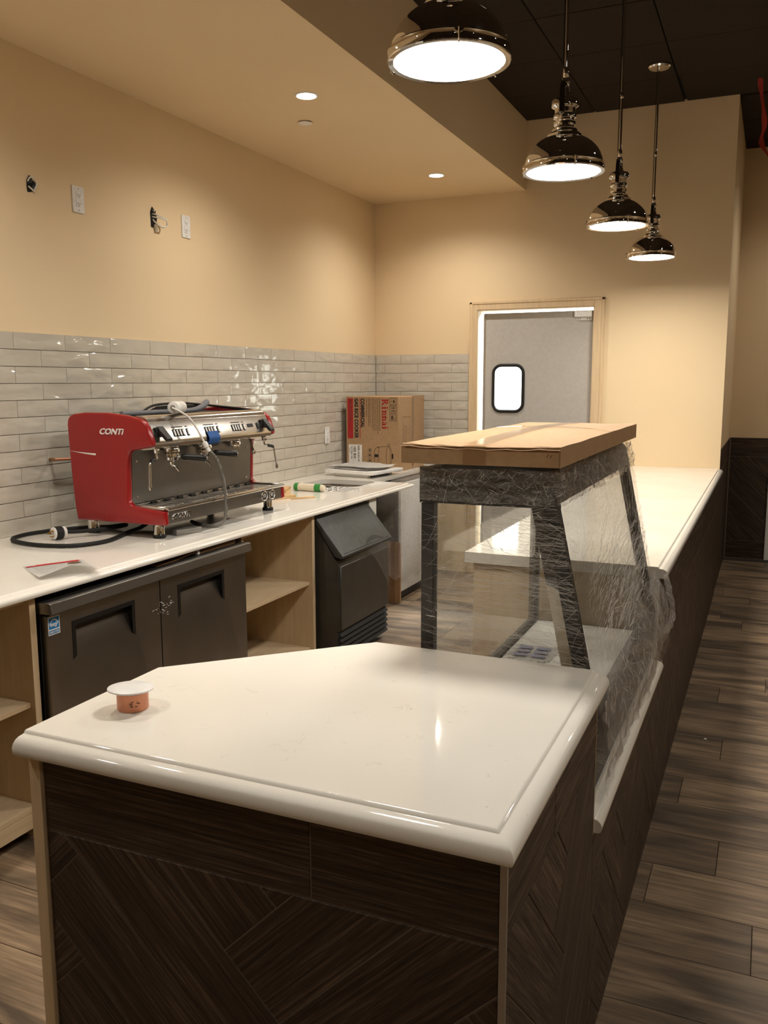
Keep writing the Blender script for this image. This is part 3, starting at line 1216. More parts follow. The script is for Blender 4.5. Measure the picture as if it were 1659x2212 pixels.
def pivot(bm):
    box(bm, -1.375, -1.246, YB + 0.012, YB + 0.046, 2.006, 2.052, 0.003)
    box(bm, -1.365, -1.250, YB + 0.036, YB + 0.045, 1.982, 2.007, 0.002)


piv = part('pivot_bracket', 'white_plastic', t, pivot)


def screws(bm):
    for x in (-1.352, -1.336, -1.284, -1.266):
        lathe(bm, [(0.0045, 0), (0.0045, 0.002), (0.002, 0.003)], 8, frame((x, YB + 0.036, 1.994), (0, -1, 0)))


part('screws', 'dark_chrome', piv, screws)
# room behind the door
for nm, b, lab in (('wall_storeroom_left', (XW - 0.12, XW - 0.06, YB + 0.12, 9.0, 0, 2.7), 'white side wall of the lit room behind the swing door'),
                   ('wall_storeroom_right', (XE - 0.2, XE - 0.121, YB + 0.12, 9.0, 0, 2.7), 'white end wall of the lit room behind the swing door'),
                   ('wall_storeroom_back', (XW - 0.12, XE - 0.121, 9.0, 9.06, 0, 2.7), 'white far wall of the lit room behind the swing door'),
                   ('ceiling_storeroom', (XW - 0.12, XE - 0.121, YB + 0.12, 9.06, 2.7, 2.76), 'white ceiling of the lit room behind the swing door')):
    bm = bmesh.new()
    box(bm, *b)
    struct(nm, bm, 'white_paint', lab, nm.split('_')[0])
t = thing('strip_light', 'bright strip light in the room behind the swing door', 'lamp', (-1.7, 7.9, 2.6))
part('housing', 'white_plastic', t, box, -2.3, -1.1, 7.83, 7.97, 2.66, 2.699, 0.004)
part('diffuser', 'tube_glow', t, box, -2.29, -1.11, 7.84, 7.96, 2.635, 2.661, 0.01)
li = light('strip_lamp', 'AREA', P_STORE, STORE, Matrix.Translation((-1.7, 7.9, 2.62)), t, 0.5)

# ------------------------------------------------------------------ lamps
RZ = 2.292


def make_pendant():
    t = thing('pendant_lamp', '', 'lamp', (0, 0, RZ), 'polished nickel pendant lamps over the bar')
    Z = lambda pr: [(r, z + RZ) for r, z in pr]
    dome = [(0.143, 0.022)]
    for k in range(0, 11):
        a = math.radians(8 + 68 * k / 10)
        dome.append((0.142 * math.cos(a) * 1.0, 0.022 + 0.112 * math.sin(a)))
    dome += [(0.030, 0.132), (0.0, 0.132)]
    sh = part('shade', 'chrome', t, lathe, Z(dome), 48, cap0=False, cap1=False)
    rim = [(0.135, 0.0), (0.1475, -0.001), (0.1490, 0.002), (0.1480, 0.006), (0.1480, 0.020), (0.1490, 0.024), (0.1460, 0.0275), (0.140, 0.0275)]
    rm = part('rim', 'chrome', sh, lathe, Z(rim), 48, cap0=False, cap1=False)
    df = part('diffuser', 'lamp_glow', t, lathe, Z([(0.137, 0.003), (0.10, -0.001), (0.05, -0.003), (0.001, -0.0035)]), 40, cap0=False)

    def tab(bm, a):
            d = Vector((math.cos(math.radians(a)), math.sin(math.radians(a)), 0))
            lathe(bm, [(0.0001, -0.004), (0.012, -0.003), (0.012, 0.002), (0.0001, 0.003)], 16, frame(d * 0.151 + Vector((0, 0, RZ + 0.026)), d), False, False)
            tube(bm, [d * 0.153 + Vector((0, 0, RZ + 0.024)), d * 0.154 + Vector((0, 0, RZ + 0.0)), d * 0.147 + Vector((0, 0, RZ - 0.004))], 0.003, 6)
    for a in (-62, 58, 178):
        part('clip', 'chrome', rm, tab, a)
    neck = [(0.062, 0.122), (0.062, 0.130), (0.054, 0.136), (0.046, 0.142), (0.046, 0.148), (0.036, 0.154), (0.034, 0.160), (0.040, 0.166), (0.040, 0.174), (0.034, 0.180),
            (0.034, 0.186), (0.041, 0.190), (0.041, 0.200), (0.036, 0.206), (0.037, 0.222), (0.043, 0.226), (0.049, 0.230), (0.049, 0.246), (0.044, 0.254), (0.030, 0.258), (0.022, 0.262),
            (0.018, 0.272), (0.014, 0.276), (0.012, 0.290), (0.0005, 0.292)]
    part('neck', 'chrome', t, lathe, Z(neck), 32, cap0=False, cap1=False)

    def yoke(bm, s):
            pts = smooth_path([(0, s * 0.012, RZ + 0.318), (0, s * 0.030, RZ + 0.308), (0, s * 0.048, RZ + 0.286), (0, s * 0.053, RZ + 0.250), (0, s * 0.053, RZ + 0.196)], 4)
            for p, q in zip(pts, pts[1:]):
                c = (p + q) / 2
                d = (q - p)
                box(bm, -0.009, 0.009, -0.0022, 0.0022, -d.length / 2 - 0.0008, d.length / 2 + 0.0008, 0, 1, frame(c, d, (1, 0, 0)))
            lathe(bm, [(0.0001, 0), (0.011, 0), (0.011, 0.006), (0.006, 0.009), (0.0001, 0.009)], 14, frame((0, s * 0.050, RZ + 0.200), (0, s, 0)), False, False)
    for s in (-1, 1):
        part('yoke_arm', 'dark_chrome', t, yoke, s)

    def link(bm):
        box(bm, -0.012, 0.012, -0.008, 0.008, RZ + 0.300, RZ + 0.330, 0.003, 2)
        lathe(bm, [(0.009, 0), (0.011, 0.004), (0.011, 0.03), (0.008, 0.036)], 16, Matrix.Translation((0, 0, RZ + 0.328)))
        lathe(bm, [(0.004, 0.292), (0.004, 0.305)], 10, Matrix.Translation((0, 0, RZ)))
        lathe(bm, [(0.006, -0.016), (0.006, 0.016)], 12, frame((0, 0, RZ + 0.315), (1, 0, 0)))
    part('swivel', 'chrome', t, link)
    rod = part('rod', 'chrome', t, lathe, [(0.0062, RZ + 0.360), (0.0062, ZC - 0.02)], 14)
    part('coupling', 'chrome', rod, lathe, [(0.0064, RZ + 0.60), (0.0082, RZ + 0.603), (0.0082, RZ + 0.625), (0.0064, RZ + 0.628)], 14)
    part('cord', 'black_metal', t, tube, [(-0.0105, 0.0, RZ + 0.325), (-0.0105, 0.0, ZC - 0.02)], 0.0022, 6)
    part('canopy', 'chrome', t, lathe, [(0.008, ZC - 0.032), (0.010, ZC - 0.026), (0.058, ZC - 0.022), (0.066, ZC - 0.014), (0.066, ZC + 0.001)], 32)
    light('bulb_light', 'AREA', P_PENDANT, WARM, Matrix.Translation((0, 0, RZ - 0.006)), t, 0.26, math.radians(170))
    return t


pend = make_pendant()
for k, (x, y, lab) in enumerate(((-0.757, 2.110, 'nearest and largest-looking nickel pendant lamp, cut by the top of the photo'),
                                 (-0.748, 3.338, 'second nickel pendant lamp from the viewer, over the display case'),
                                 (-0.748, 4.572, 'third nickel pendant lamp from the viewer, over the long bar top'),
                                 (-0.732, 5.790, 'farthest and smallest-looking nickel pendant lamp, beside the cream back wall'))):
    o = pend if k == 0 else copy_tree(pend)
    o.location = (x, y, RZ)
    o['label'] = lab


def downlight(x, y, z, power, cone, label, group):
    t = thing('recessed_downlight', label, 'lamp', (x, y, z), group)
    part('trim_ring', 'white_plastic', t, lathe, [(0.046, z - 0.001), (0.050, z - 0.005), (0.058, z - 0.004), (0.060, z + 0.0005)], 32, Matrix.Translation((x, y, 0)), cap0=False, cap1=False)
    part('diffuser', 'down_glow', t, lathe, [(0.047, z - 0.002), (0.02, z - 0.0026), (0.0005, z - 0.0028)], 28, Matrix.Translation((x, y, 0)), cap0=False)
    light('bulb_light', 'SPOT', power, WARM, Matrix.Translation((x, y, z - 0.012)), t, 0.045, cone=cone, blend=0.9)
    return t


for y, lab in ((0.35, 'recessed downlight in the soffit behind the viewer'), (2.19, 'recessed downlight in the soffit above the open shelf cabinet'),
               (4.04, 'recessed downlight in the soffit nearer the viewer, beside a round cover plate'), (5.89, 'recessed downlight in the soffit near the back wall')):
    downlight(-2.2, y, ZS, P_DOWN, math.radians(150), lab, 'downlights in the soffit')
for x, y, lab in ((0.95, -0.9, 'recessed downlight in the dark ceiling behind the viewer'), (0.95, 1.8, 'recessed downlight in the dark ceiling beside the viewer'),
                  (0.95, 4.4, 'recessed downlight in the dark ceiling halfway down the aisle'), (0.75, 7.2, 'recessed downlight in the dark ceiling over the alcove'),
                  (2.6, 0.4, 'recessed downlight in the dark ceiling by the right wall near the viewer'), (2.6, 3.4, 'recessed downlight in the dark ceiling by the right wall farther back')):
    downlight(x, y, ZC, P_ROOM, math.radians(140), lab, 'downlights in the dark ceiling')

bm = bmesh.new()
lathe(bm, [(0.039, ZS - 0.006), (0.039, ZS - 0.0075), (0.001, ZS - 0.0078)], 28, Matrix.Translation((-2.422, 4.430, 0)))
lathe(bm, [(0.030, ZS + 0.001), (0.030, ZS - 0.0062)], 24, Matrix.Translation((-2.422, 4.430, 0)), False, False)
tag(mk('cover_plate', bm, 'white_plastic'), 'round white cover plate on the soffit beside the nearer downlight', 'cover plate')

# ------------------------------------------------------------------ refrigerator
FX = -2.145
fr = thing('undercounter_refrigerator', 'stainless two-door undercounter refrigerator below the coffee machine', 'refrigerator', (-2.5, 2.69, 0))
part('body', 'black_metal', fr, box, -2.86, FX - 0.03, 2.100, 3.296, 0.10, 0.775, 0.003)


def lip(bm):
    prism(bm, [(-2.86, 0.776), (-2.118, 0.776), (-2.112, 0.780), (-2.118, 0.812), (-2.124, 0.815), (-2.86, 0.808)], 'y', 2.092, 3.300, 0.001)


part('top', 'steel_y', fr, lip)
part('caster', 'rubber', fr, lathe, [(0.03, 0.0), (0.03, 0.10)], 14, Matrix.Translation((-2.22, 2.16, 0)))
part('caster', 'rubber', fr, lathe, [(0.03, 0.0), (0.03, 0.10)], 14, Matrix.Translation((-2.22, 3.24, 0)))
part('caster', 'rubber', fr, lathe, [(0.03, 0.0), (0.03, 0.10)], 14, Matrix.Translation((-2.80, 2.16, 0)))
part('caster', 'rubber', fr, lathe, [(0.03, 0.0), (0.03, 0.10)], 14, Matrix.Translation((-2.80, 3.24, 0)))


def fridge_door(ya, yb, ra, rb, rc, rd):
    z0, z1, dep = 0.125, 0.766, 0.045

    def leaf(bm):
        O = [bm.verts.new((FX, a, b)) for a, b in ((ya, z0), (yb, z0), (yb, z1), (ya, z1))]
        I = [bm.verts.new((FX, a, b)) for a, b in ((ra, rc), (rb, rc), (rb, rd), (ra, rd))]
        B = [bm.verts.new((FX - 0.028, a, b)) for a, b in ((ya, z0), (yb, z0), (yb, z1), (ya, z1))]
        for i in range(4):
            j = (i + 1) % 4
            bm.faces.new((O[i], O[j], I[j], I[i]))
            bm.faces.new((O[j], O[i], B[i], B[j]))
        T2 = bm.verts.new((FX - dep, rb, rd))
        T3 = bm.verts.new((FX - dep, ra, rd))
        bm.faces.new((I[0], I[1], T2, T3))
    d = part('door', 'steel_y', fr, leaf, smooth=20)

    def grip(bm):
        f = 0.0006
        for poly in ([(FX, ra, rd), (FX, rb, rd), (FX - dep + f, rb, rd), (FX - dep + f, ra, rd)],
                     [(FX, ra, rc), (FX, ra, rd), (FX - dep + f, ra + f, rd)],
                     [(FX, rb, rd), (FX, rb, rc), (FX - dep + f, rb - f, rd)]):
            bm.faces.new([bm.verts.new(p) for p in poly])
        box(bm, FX - 0.012, FX + 0.0015, ra - 0.004, rb + 0.004, rd - 0.014, rd + 0.003)
        prism(bm, [(ra - 0.004, rc - 0.004), (ra + 0.012, rc + 0.006), (ra + 0.012, rd), (ra - 0.004, rd)], 'x', FX - 0.0008, FX + 0.0014)
        prism(bm, [(rb - 0.012, rc + 0.006), (rb + 0.004, rc - 0.004), (rb + 0.004, rd), (rb - 0.012, rd)], 'x', FX - 0.0008, FX + 0.0014)
    part('handle', 'black_plastic', d, grip)
    return d


d1 = fridge_door(2.102, 2.682, 2.215, 2.530, 0.594, 0.722)
d2 = fridge_door(2.688, 3.294, 2.800, 3.118, 0.594, 0.722)
# sticker on the left door
sm = Matrix(((0, 0, 1, FX + 0.0006), (1, 0, 0, 2.104), (0, 1, 0, 0.700), (0, 0, 0, 1)))
st = part('sticker', 'paper', d1, flat, [(0, 0), (0.052, 0), (0.052, 0.062), (0, 0.062)], sm, smooth=0)
bm = bmesh.new()
flat(bm, [(0.003, 0.020), (0.049, 0.020), (0.049, 0.059), (0.003, 0.059)], sm, 0.0003)
flat(bm, [(0.003, 0.003), (0.049, 0.003), (0.049, 0.016), (0.003, 0.016)], sm, 0.0003)
mk('print', bm, 'blue_print', st, 0)
bm = bmesh.new()
strokes(bm, [[(0.006 + 0.040 * k / 12, 0.036 + 0.016 * math.sin(math.pi * k / 12)) for k in range(13)]], 0.0028, sm, 0.0006)
mk('print', bm, 'paper', st, 0)
lettering('energy', 'paper', st, sm @ Matrix.Translation((0.009, 0.025, 0.0006)), 0.034, 0.014, shear=0.35, bold=0.002)
lettering('ENERGY STAR', 'paper', st, sm @ Matrix.Translation((0.006, 0.006, 0.0006)), 0.040, 0.007, bold=0.003)
# scraped off tape residue on both doors
bm = bmesh.new()
for k in range(26):
    y, z = random.gauss(2.70, 0.03), random.gauss(0.655, 0.018)
    a = random.uniform(-0.6, 0.6)
    L = random.uniform(0.004, 0.016)
    strokes(bm, [[(y, z), (y + L * math.cos(a), z + L * math.sin(a))]], random.uniform(0.001, 0.003), Matrix(((0, 0, 1, FX), (1, 0, 0, 0), (0, 1, 0, 0), (0, 0, 0, 1))), 0.0006)
mk('tape_residue', bm, 'paper_grey', d2, 0)['kind'] = 'stuff'

bm = bmesh.new()
prism(bm, [(2.70, 0.8165), (2.80, 0.822), (2.965, 0.833), (2.965, 0.826), (2.82, 0.8165)], 'x', -2.30, -2.165, 0.001)
prism(bm, [(2.972, 0.826), (3.20, 0.834), (3.262, 0.828), (3.24, 0.8165), (2.972, 0.8165)], 'x', -2.30, -2.165, 0.001)
wood = thing('wooden_paddle', 'flat brown wooden paddle with a white band on the refrigerator top', 'wood', (-2.23, 2.98, 0.816))
mk('blade', bm, 'cardboard_dark', wood)
part('clip', 'white_plastic', wood, box, -2.31, -2.16, 2.960, 2.976, 0.816, 0.836, 0.002)

# ------------------------------------------------------------------ ice machine
ic = thing('ice_machine', 'black undercounter ice machine with a sloping bin lid', 'ice machine', (-2.4, 4.37, 0))
IY0, IY1 = 4.045, 4.690


def ice_body(bm):
    prism(bm, [(-2.86, 0.03), (-2.066, 0.03), (-2.064, 0.200), (-2.048, 0.206), (-2.048, 0.565), (-2.075, 0.600), (-2.205, 0.808), (-2.86, 0.808)], 'y', IY0, IY1, 0.006, seg=2)


part('body', 'ice', ic, ice_body)


def ice_lid(bm):
    prism(bm, [(-2.036, 0.602), (-2.024, 0.606), (-2.022, 0.618), (-2.190, 0.826), (-2.206, 0.828), (-2.214, 0.818), (-2.070, 0.612)], 'y', IY0 - 0.006, IY1 + 0.006, 0.005, seg=2)


lid = part('bin_lid', 'ice_lid', ic, ice_lid)
lm = frame((-2.0213, (IY0 + IY1) / 2, 0.6184), (0.778, 0, 0.628), (0, 1, 0))      # plane of the lid: local x along y


def lid_grip(bm):
    # crescent finger pull low on the lid
    up = [(-0.02 + 0.25 * k / 12, 0.014 + 0.040 * math.sin(math.pi * k / 12)) for k in range(13)]
    lo = [(-0.02 + 0.25 * k / 12, 0.014 + 0.016 * math.sin(math.pi * k / 12)) for k in range(13)]
    flat(bm, [p for p in lo] + [p for p in up[::-1]], lm, 0.001)


part('finger_pull', 'black_plastic', lid, lid_grip, smooth=0)
bm = bmesh.new()
strokes(bm, [[(-0.30, 0.012), (0.30, 0.012)]], 0.003, lm, 0.001)
strokes(bm, [[(0.296, 0.010), (0.296, 0.24)]], 0.003, lm, 0.001)
mk('seam', bm, 'black_plastic', lid, 0)
gr = part('grille', 'black_plastic', ic, box, -2.070, -2.058, IY0 + 0.006, IY1 - 0.006, 0.034, 0.203, 0.003)
for k in range(5):
    z = 0.058 + k * 0.030

    def lou(bm, z=z):
        prism(bm, [(-2.060, z + 0.004), (-2.043, z - 0.010), (-2.041, z - 0.006), (-2.056, z + 0.014)], 'y', IY0 + 0.012, IY1 - 0.012, 0.001)
    part('louvre', 'rubber', gr, lou)
part('front_panel', 'ice', ic, box, -2.050, -2.040, IY0 + 0.008, IY1 - 0.004, 0.206, 0.560, 0.004)
# loose film hanging from the lid corner down the front


def lid_film(u, v):
    y = IY1 + 0.004 - u * (0.30 * (1 - v) ** 1.6 + 0.03)
    z = 0.600 - v * 0.30
    n = mnoise.noise(Vector((u * 5, v * 3, 2.0)))
    return Vector((-2.030 - 0.006 * v + n * 0.006, y, z))


bm = bmesh.new()
sheet_grid(bm, lid_film, 20, 24, (0.3, 0.3))
mk('film', bm, 'film', ic, 180)

# ------------------------------------------------------------------ white wrapped appliance at the end of the counter
wa = thing('wrapped_freezer', 'white appliance in clear plastic wrap beyond the back counter end', 'appliance', (-2.55, 5.9, 0))
part('cabinet', 'freezer_side_shaded', wa, box, -2.86, -2.315, 5.480, 6.20, 0.07, 0.828, 0.006, 2)
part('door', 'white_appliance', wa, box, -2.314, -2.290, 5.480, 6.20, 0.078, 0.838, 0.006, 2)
part('base', 'black_metal', wa, box, -2.80, -2.33, 5.50, 6.18, 0.012, 0.07)
part('foot', 'grey_metal', wa, lathe, [(0.015, 0.0), (0.015, 0.02)], 10, Matrix.Translation((-2.345, 5.545, 0)))


def corner_guard(bm):
    prism(bm, [(-2.392, 5.462), (-2.331, 5.462), (-2.286, 5.462), (-2.286, 5.53), (-2.289, 5.53), (-2.289, 5.479), (-2.392, 5.479)], 'z', 0.0, 0.43)


part('corner_guard', 'cardboard_dark', wa, lambda bm: box(bm, -2.392, -2.329, 5.455, 5.478, 0.0, 0.43, 0.001))
part('corner_guard', 'cardboard_mid', wa, lambda bm: box(bm, -2.329, -2.289, 5.455, 5.478, 0.0, 0.43, 0.001))


def wrap_front(u, v):
    n = mnoise.noise(Vector((u * 4, v * 6, 0.3))) * 0.012 + mnoise.noise(Vector((u * 14, v * 5, 4.0))) * 0.006
    return Vector((-2.276 + n + 0.006 * math.sin(v * 9), 5.44 + u * 0.74, 0.866 - v * (0.70 + 0.02 * math.sin(u * 17))))


def wrap_side(u, v):
    n = mnoise.noise(Vector((u * 7, v * 5, 7.3))) * 0.02 + mnoise.noise(Vector((u * 22, v * 4, 2.0))) * 0.008
    return Vector((-2.276 - u * 0.26, 5.44 + n - 0.02 * math.sin(u * 3) * v, 0.822 - v * (0.62 + 0.03 * math.sin(u * 11))))


def wrap_top(u, v):
    n = mnoise.noise(Vector((u * 7, v * 5, 1.3))) * 0.008
    return Vector((-2.276 - u * 0.165, 5.44 + v * 0.74, 0.866 + n - 0.004 * u))


for nm, fn, a, b, us in (('front_film', wrap_front, 28, 30, (0.74, 0.75)), ('side_film', wrap_side, 18, 28, (0.26, 0.65)), ('top_film', wrap_top, 10, 28, (0.18, 0.74))):
    bm = bmesh.new()
    sheet_grid(bm, fn, a, b, us)
    mk(nm, bm, 'film_loose', wa, 180)

# ------------------------------------------------------------------ espresso machine
EY0, EY1 = 2.935, 3.930
em = thing('espresso_machine', 'red and stainless three-group espresso machine on the back counter', 'coffee machine', (-2.55, 3.43, ZL))
SIDE = [(-2.811, 1.352), (-2.806, 1.374), (-2.794, 1.388), (-2.774, 1.397), (-2.71, 1.404), (-2.583, 1.404), (-2.485, 1.394), (-2.413, 1.378), (-2.390, 1.366), (-2.376, 1.346),
        (-2.353, 1.282), (-2.353, 1.270), (-2.362, 1.263), (-2.462, 1.246), (-2.480, 1.232), (-2.487, 1.200), (-2.492, 1.030), (-2.480, 1.012), (-2.455, 1.003),
        (-2.305, 0.990), (-2.302, 0.938), (-2.310, 0.932), (-2.780, 0.932), (-2.790, 0.990), (-2.803, 1.16)]
sp1 = part('side_panel', 'red', em, prism, SIDE[::-1], 'y', EY0, EY0 + 0.030, 0.008, None, 3)
sp2 = part('side_panel', 'red', em, prism, SIDE[::-1], 'y', EY1 - 0.030, EY1, 0.008, None, 3)
side_m = Matrix(((1, 0, 0, 0), (0, 0, -1, EY0 - 0.0004), (0, 1, 0, 0), (0, 0, 0, 1)))
lettering('CONTi', 'white_plastic', sp1, side_m @ Matrix.Translation((-2.627, 1.312, 0.0002)), 0.130, 0.026, shear=0.3, bold=0.002, extrude=0.01)
bm = bmesh.new()
up = [(-2.803 + 0.146 * k / 12, 1.2365 - 0.0075 * math.sin(math.pi * 0.5 * k / 12)) for k in range(13)]
lo = [(-2.803 + 0.146 * k / 12, 1.2365 - 0.0075 * math.sin(math.pi * 0.5 * k / 12) - 0.0085 * (k / 12)) for k in range(13)]
flat(bm, lo + up[::-1], side_m, 0.0004)
mk('stripe', bm, 'white_plastic', sp1, 0)
# housing between the cheeks
IYa, IYb = EY0 + 0.030, EY1 - 0.030


def upper(bm):
    prism(bm, [(-2.79, 1.05), (-2.50, 1.05), (-2.498, 1.246), (-2.44, 1.252), (-2.44, 1.372), (-2.79, 1.372)][::1], 'y', IYa, IYb)


part('chassis', 'black_metal', em, upper)


def fascia(bm):
    pr = [(-2.500, 1.378), (-2.455, 1.392), (-2.430, 1.393), (-2.412, 1.386), (-2.402, 1.376), (-2.398, 1.366), (-2.396, 1.364), (-2.392, 1.362), (-2.360, 1.286), (-2.358, 1.272), (-2.364, 1.258), (-2.380, 1.250), (-2.420, 1.247), (-2.500, 1.250)]
    prism(bm, pr, 'y', IYa - 0.0005, IYb + 0.0005)


fa = part('fascia', 'steel', em, fascia, smooth=35)
part('splash_panel', 'steel_y', em, lambda bm: prism(bm, [(-2.508, 1.012), (-2.496, 1.012), (-2.486, 1.246), (-2.500, 1.246)], 'y', IYa, IYb))
for y in (2.995, 3.86):
    for z in (1.04, 1.195):
        part('screw', 'chrome', em, lathe, [(0.005, 0), (0.004, 0.002), (0.001, 0.003)], 8, frame((-2.494 + (z - 1.02) * 0.04, y, z), (1, 0, 0)))
part('base', 'black_metal', em, box, -2.77, -2.33, IYa, IYb, 0.935, 1.0)
fp = part('front_plate', 'steel_y', em, box, -2.330, -2.308, IYa - 0.001, IYb + 0.001, 0.934, 0.992, 0.002)
em_m = Matrix(((0, 0, 1, -2.3078), (1, 0, 0, 0), (0, 1, 0, 0), (0, 0, 0, 1)))
lettering('CONTi', 'chrome', fp, em_m @ Matrix.Translation((2.992, 0.951, 0.001)), 0.125, 0.024, shear=0.3, bold=0.002, extrude=0.02)
for y in (3.728, 3.800):
    g = part('gauge', 'chrome', em, lathe, [(0.024, 0), (0.026, 0.004), (0.025, 0.008), (0.020, 0.009), (0.019, 0.005), (0.0005, 0.005)], 24, frame((-2.308, y, 0.966), (1, 0, 0)))
    part('dial_rim', 'black_plastic', g, lathe, [(0.0188, 0.0053), (0.0005, 0.0055)], 20, frame((-2.308, y, 0.966), (1, 0, 0)))
    part('dial', 'paper_grey', g, lathe, [(0.0115, 0.0058), (0.0005, 0.006)], 20, frame((-2.308, y, 0.966), (1, 0, 0)))
    part('needle', 'black_plastic', g, box, -2.3012, -2.3006, y - 0.0025, y + 0.0025, 0.954, 0.975)
# drip tray


def tray(bm):
    x0, x1, y0, y1, z0, z1 = -2.496, -2.298, IYa - 0.008, IYb + 0.022, 0.993, 1.010
    box(bm, x1 - 0.022, x1, y0, y1, z0, z1, 0.005, 2)
    box(bm, x0, x0 + 0.012, y0, y1, z0, z1, 0.003)
    box(bm, x0 + 0.012, x1 - 0.022, y0, y0 + 0.022, z0, z1, 0.003)
    box(bm, x0 + 0.012, x1 - 0.022, y1 - 0.022, y1, z0, z1, 0.003)


tr = part('drip_tray', 'steel', em, tray)
part('tray_well', 'black_metal', tr, box, -2.484, -2.320, IYa + 0.012, IYb, 0.986, 0.992)
for k in range(26):
    y = IYa + 0.03 + k * 0.0345

    def slat(bm, y=y):
        box(bm, -2.484, -2.320, y - 0.0095, y + 0.0095, 1.000, 1.004, 0.001)
    part('slat', 'steel', tr, slat)
for k in range(9):
    part('hook', 'black_plastic', tr, box, -2.482, -2.470, IYa + 0.10 + k * 0.095, IYa + 0.135 + k * 0.095, 1.003, 1.012, 0.001)
# feet
for k, (x, y) in enumerate(((-2.375, 2.985), (-2.375, 3.875), (-2.735, 2.985), (-2.735, 3.875))):
    ft = part('foot', 'chrome', em, lathe, [(0.026, ZL + 0.016), (0.024, ZL + 0.020), (0.024, 0.934)], 20, Matrix.Translation((x, y, 0)))
    part('foot_pad', 'rubber', ft, lathe, [(0.026, ZL + 0.0003), (0.028, ZL + 0.003), (0.028, ZL + 0.013), (0.026, ZL + 0.017)], 20, Matrix.Translation((x, y, 0)))
# groups with portafilters
for k, y in enumerate((3.150, 3.395, 3.640)):
    c = Matrix.Translation((-2.425, y, 0))
    g = part('group_head', 'chrome', em, lathe, [(0.030, 1.255), (0.036, 1.246), (0.040, 1.240), (0.040, 1.226), (0.034, 1.222), (0.034, 1.216), (0.001, 1.214)], 24, c)
    part('group_block', 'dark_chrome', em, box, -2.47, -2.395, y - 0.03, y + 0.03, 1.236, 1.250, 0.004)
    if k < 2:
        p = part('portafilter', 'chrome', em, lathe, [(0.037, 1.218), (0.038, 1.208), (0.033, 1.204), (0.032, 1.192), (0.022, 1.186), (0.012, 1.182), (0.010, 1.174), (0.0005, 1.173)], 22, c)
        d = Vector((0.93, 0.36, -0.05)).normalized()
        o = Vector((-2.425, y, 1.208))
        hb = bmesh.new()
        tube(hb, [o + d * q for q in (0.045, 0.052, 0.060, 0.075, 0.12, 0.155, 0.162)], [0.008, 0.012, 0.0135, 0.0125, 0.0145, 0.0155, 0.012], 14)
        h = mk('handle', hb, 'black_plastic', p)
        hb = bmesh.new()
        tube(hb, [o + d * 0.03, o + d * 0.048], 0.007, 10)
        mk('arm', hb, 'chrome', p)
        hb = bmesh.new()
        lathe(hb, [(0.008, 0), (0.007, 0.0015), (0.0005, 0.002)], 14, frame(o + d * 0.162, d))
        mk('handle_cap', hb, 'steel', h)
        hb = bmesh.new()
        tube(hb, smooth_path([(-2.425, y, 1.178), (-2.425, y + 0.004, 1.166), (-2.416, y + 0.016, 1.158), (-2.404, y + 0.026, 1.140)], 4), 0.0075, 10)
        mk('spout', hb, 'chrome', p)
# steam wands
for y, sgn in ((2.985, -1), (3.850, 1)):
    x = -2.372
    pts = smooth_path([(x, y, 1.258), (x, y, 1.225), (x + 0.004, y + 0.006 * sgn, 1.212), (x + 0.012, y + 0.050 * sgn, 1.204), (x + 0.016, y + 0.066 * sgn, 1.194), (x + 0.018, y + 0.070 * sgn, 1.170), (x + 0.024, y + 0.080 * sgn, 1.098)], 5)
    w = bmesh.new()
    tube(w, pts, 0.0048, 10)
    wd = mk('steam_wand', w, 'chrome', em)
    w = bmesh.new()
    tube(w, pts[12:19], 0.0080, 10)
    mk('grip', w, 'black_plastic', wd)
    w = bmesh.new()
    tube(w, [pts[-1] + Vector((0, 0, 0.012)), pts[-1], pts[-1] - Vector((0, 0, 0.012))], [0.005, 0.008, 0.005], 10)
    mk('nozzle', w, 'steel', wd)
    w = bmesh.new()
    lathe(w, [(0.011, 1.235), (0.013, 1.240), (0.013, 1.254)], 14, Matrix.Translation((x, y, 0)))
    mk('ball_joint', w, 'chrome', wd)
wv = bmesh.new()
tube(wv, [(-2.40, 3.760, 1.25), (-2.395, 3.763, 1.215), (-2.388, 3.768, 1.19)], 0.006, 8)
tap = mk('water_tap', wv, 'dark_chrome', em)
part('nozzle', 'chrome', tap, lathe, [(0.008, 0), (0.011, 0.004), (0.011, 0.018), (0.007, 0.022)], 12, Matrix.Translation((-2.387, 3.769, 1.170)))
# controls on the sloping fascia; its plane runs from (-2.392,1.362) to (-2.360,1.286)
fm = frame((-2.360, 0, 1.286), (0.922, 0, 0.388), (0, 1, 0))
for y in (3.010, 3.845):
    k = part('steam_lever', 'black_plastic', em, lambda bm, y=y: (box(bm, -2.376, -2.366, y - 0.024, y + 0.024, 1.298, 1.343, 0.002),
             prism(bm, [(-2.378, 1.345), (-2.366, 1.347), (-2.318, 1.296), (-2.318, 1.286), (-2.326, 1.284), (-2.370, 1.325)], 'y', y - 0.019, y + 0.019, 0.002)))
for y0, n in ((3.110, 4), (3.345, 4), (3.565, 4)):
    for q in range(n + 1):
        y = y0 + q * 0.021 + (0.012 if q == n else 0)
        b = bmesh.new()
        prism(b, rrect(y - 0.0072, y + 0.0072, 0.012, 0.046, 0.003, 2), 'z', 0.0, 0.003, 0, fm)
        bt = mk('button', b, 'black_plastic', em)
        b = bmesh.new()
        prism(b, rrect(y - 0.0045, y + 0.0045, 0.016, 0.042, 0.002, 2), 'z', 0.003, 0.005, 0, fm)
        mk('keycap', b, 'white_plastic', bt)
    b = bmesh.new()
    strokes(b, [[(y0 - 0.008, 0.056), (y0 + 0.071, 0.056)], [(y0 + 0.088, 0.056), (y0 + 0.104, 0.056)]], 0.004, fm, 0.0008)
    mk('print', b, 'black_print', fa, 0)
b = bmesh.new()
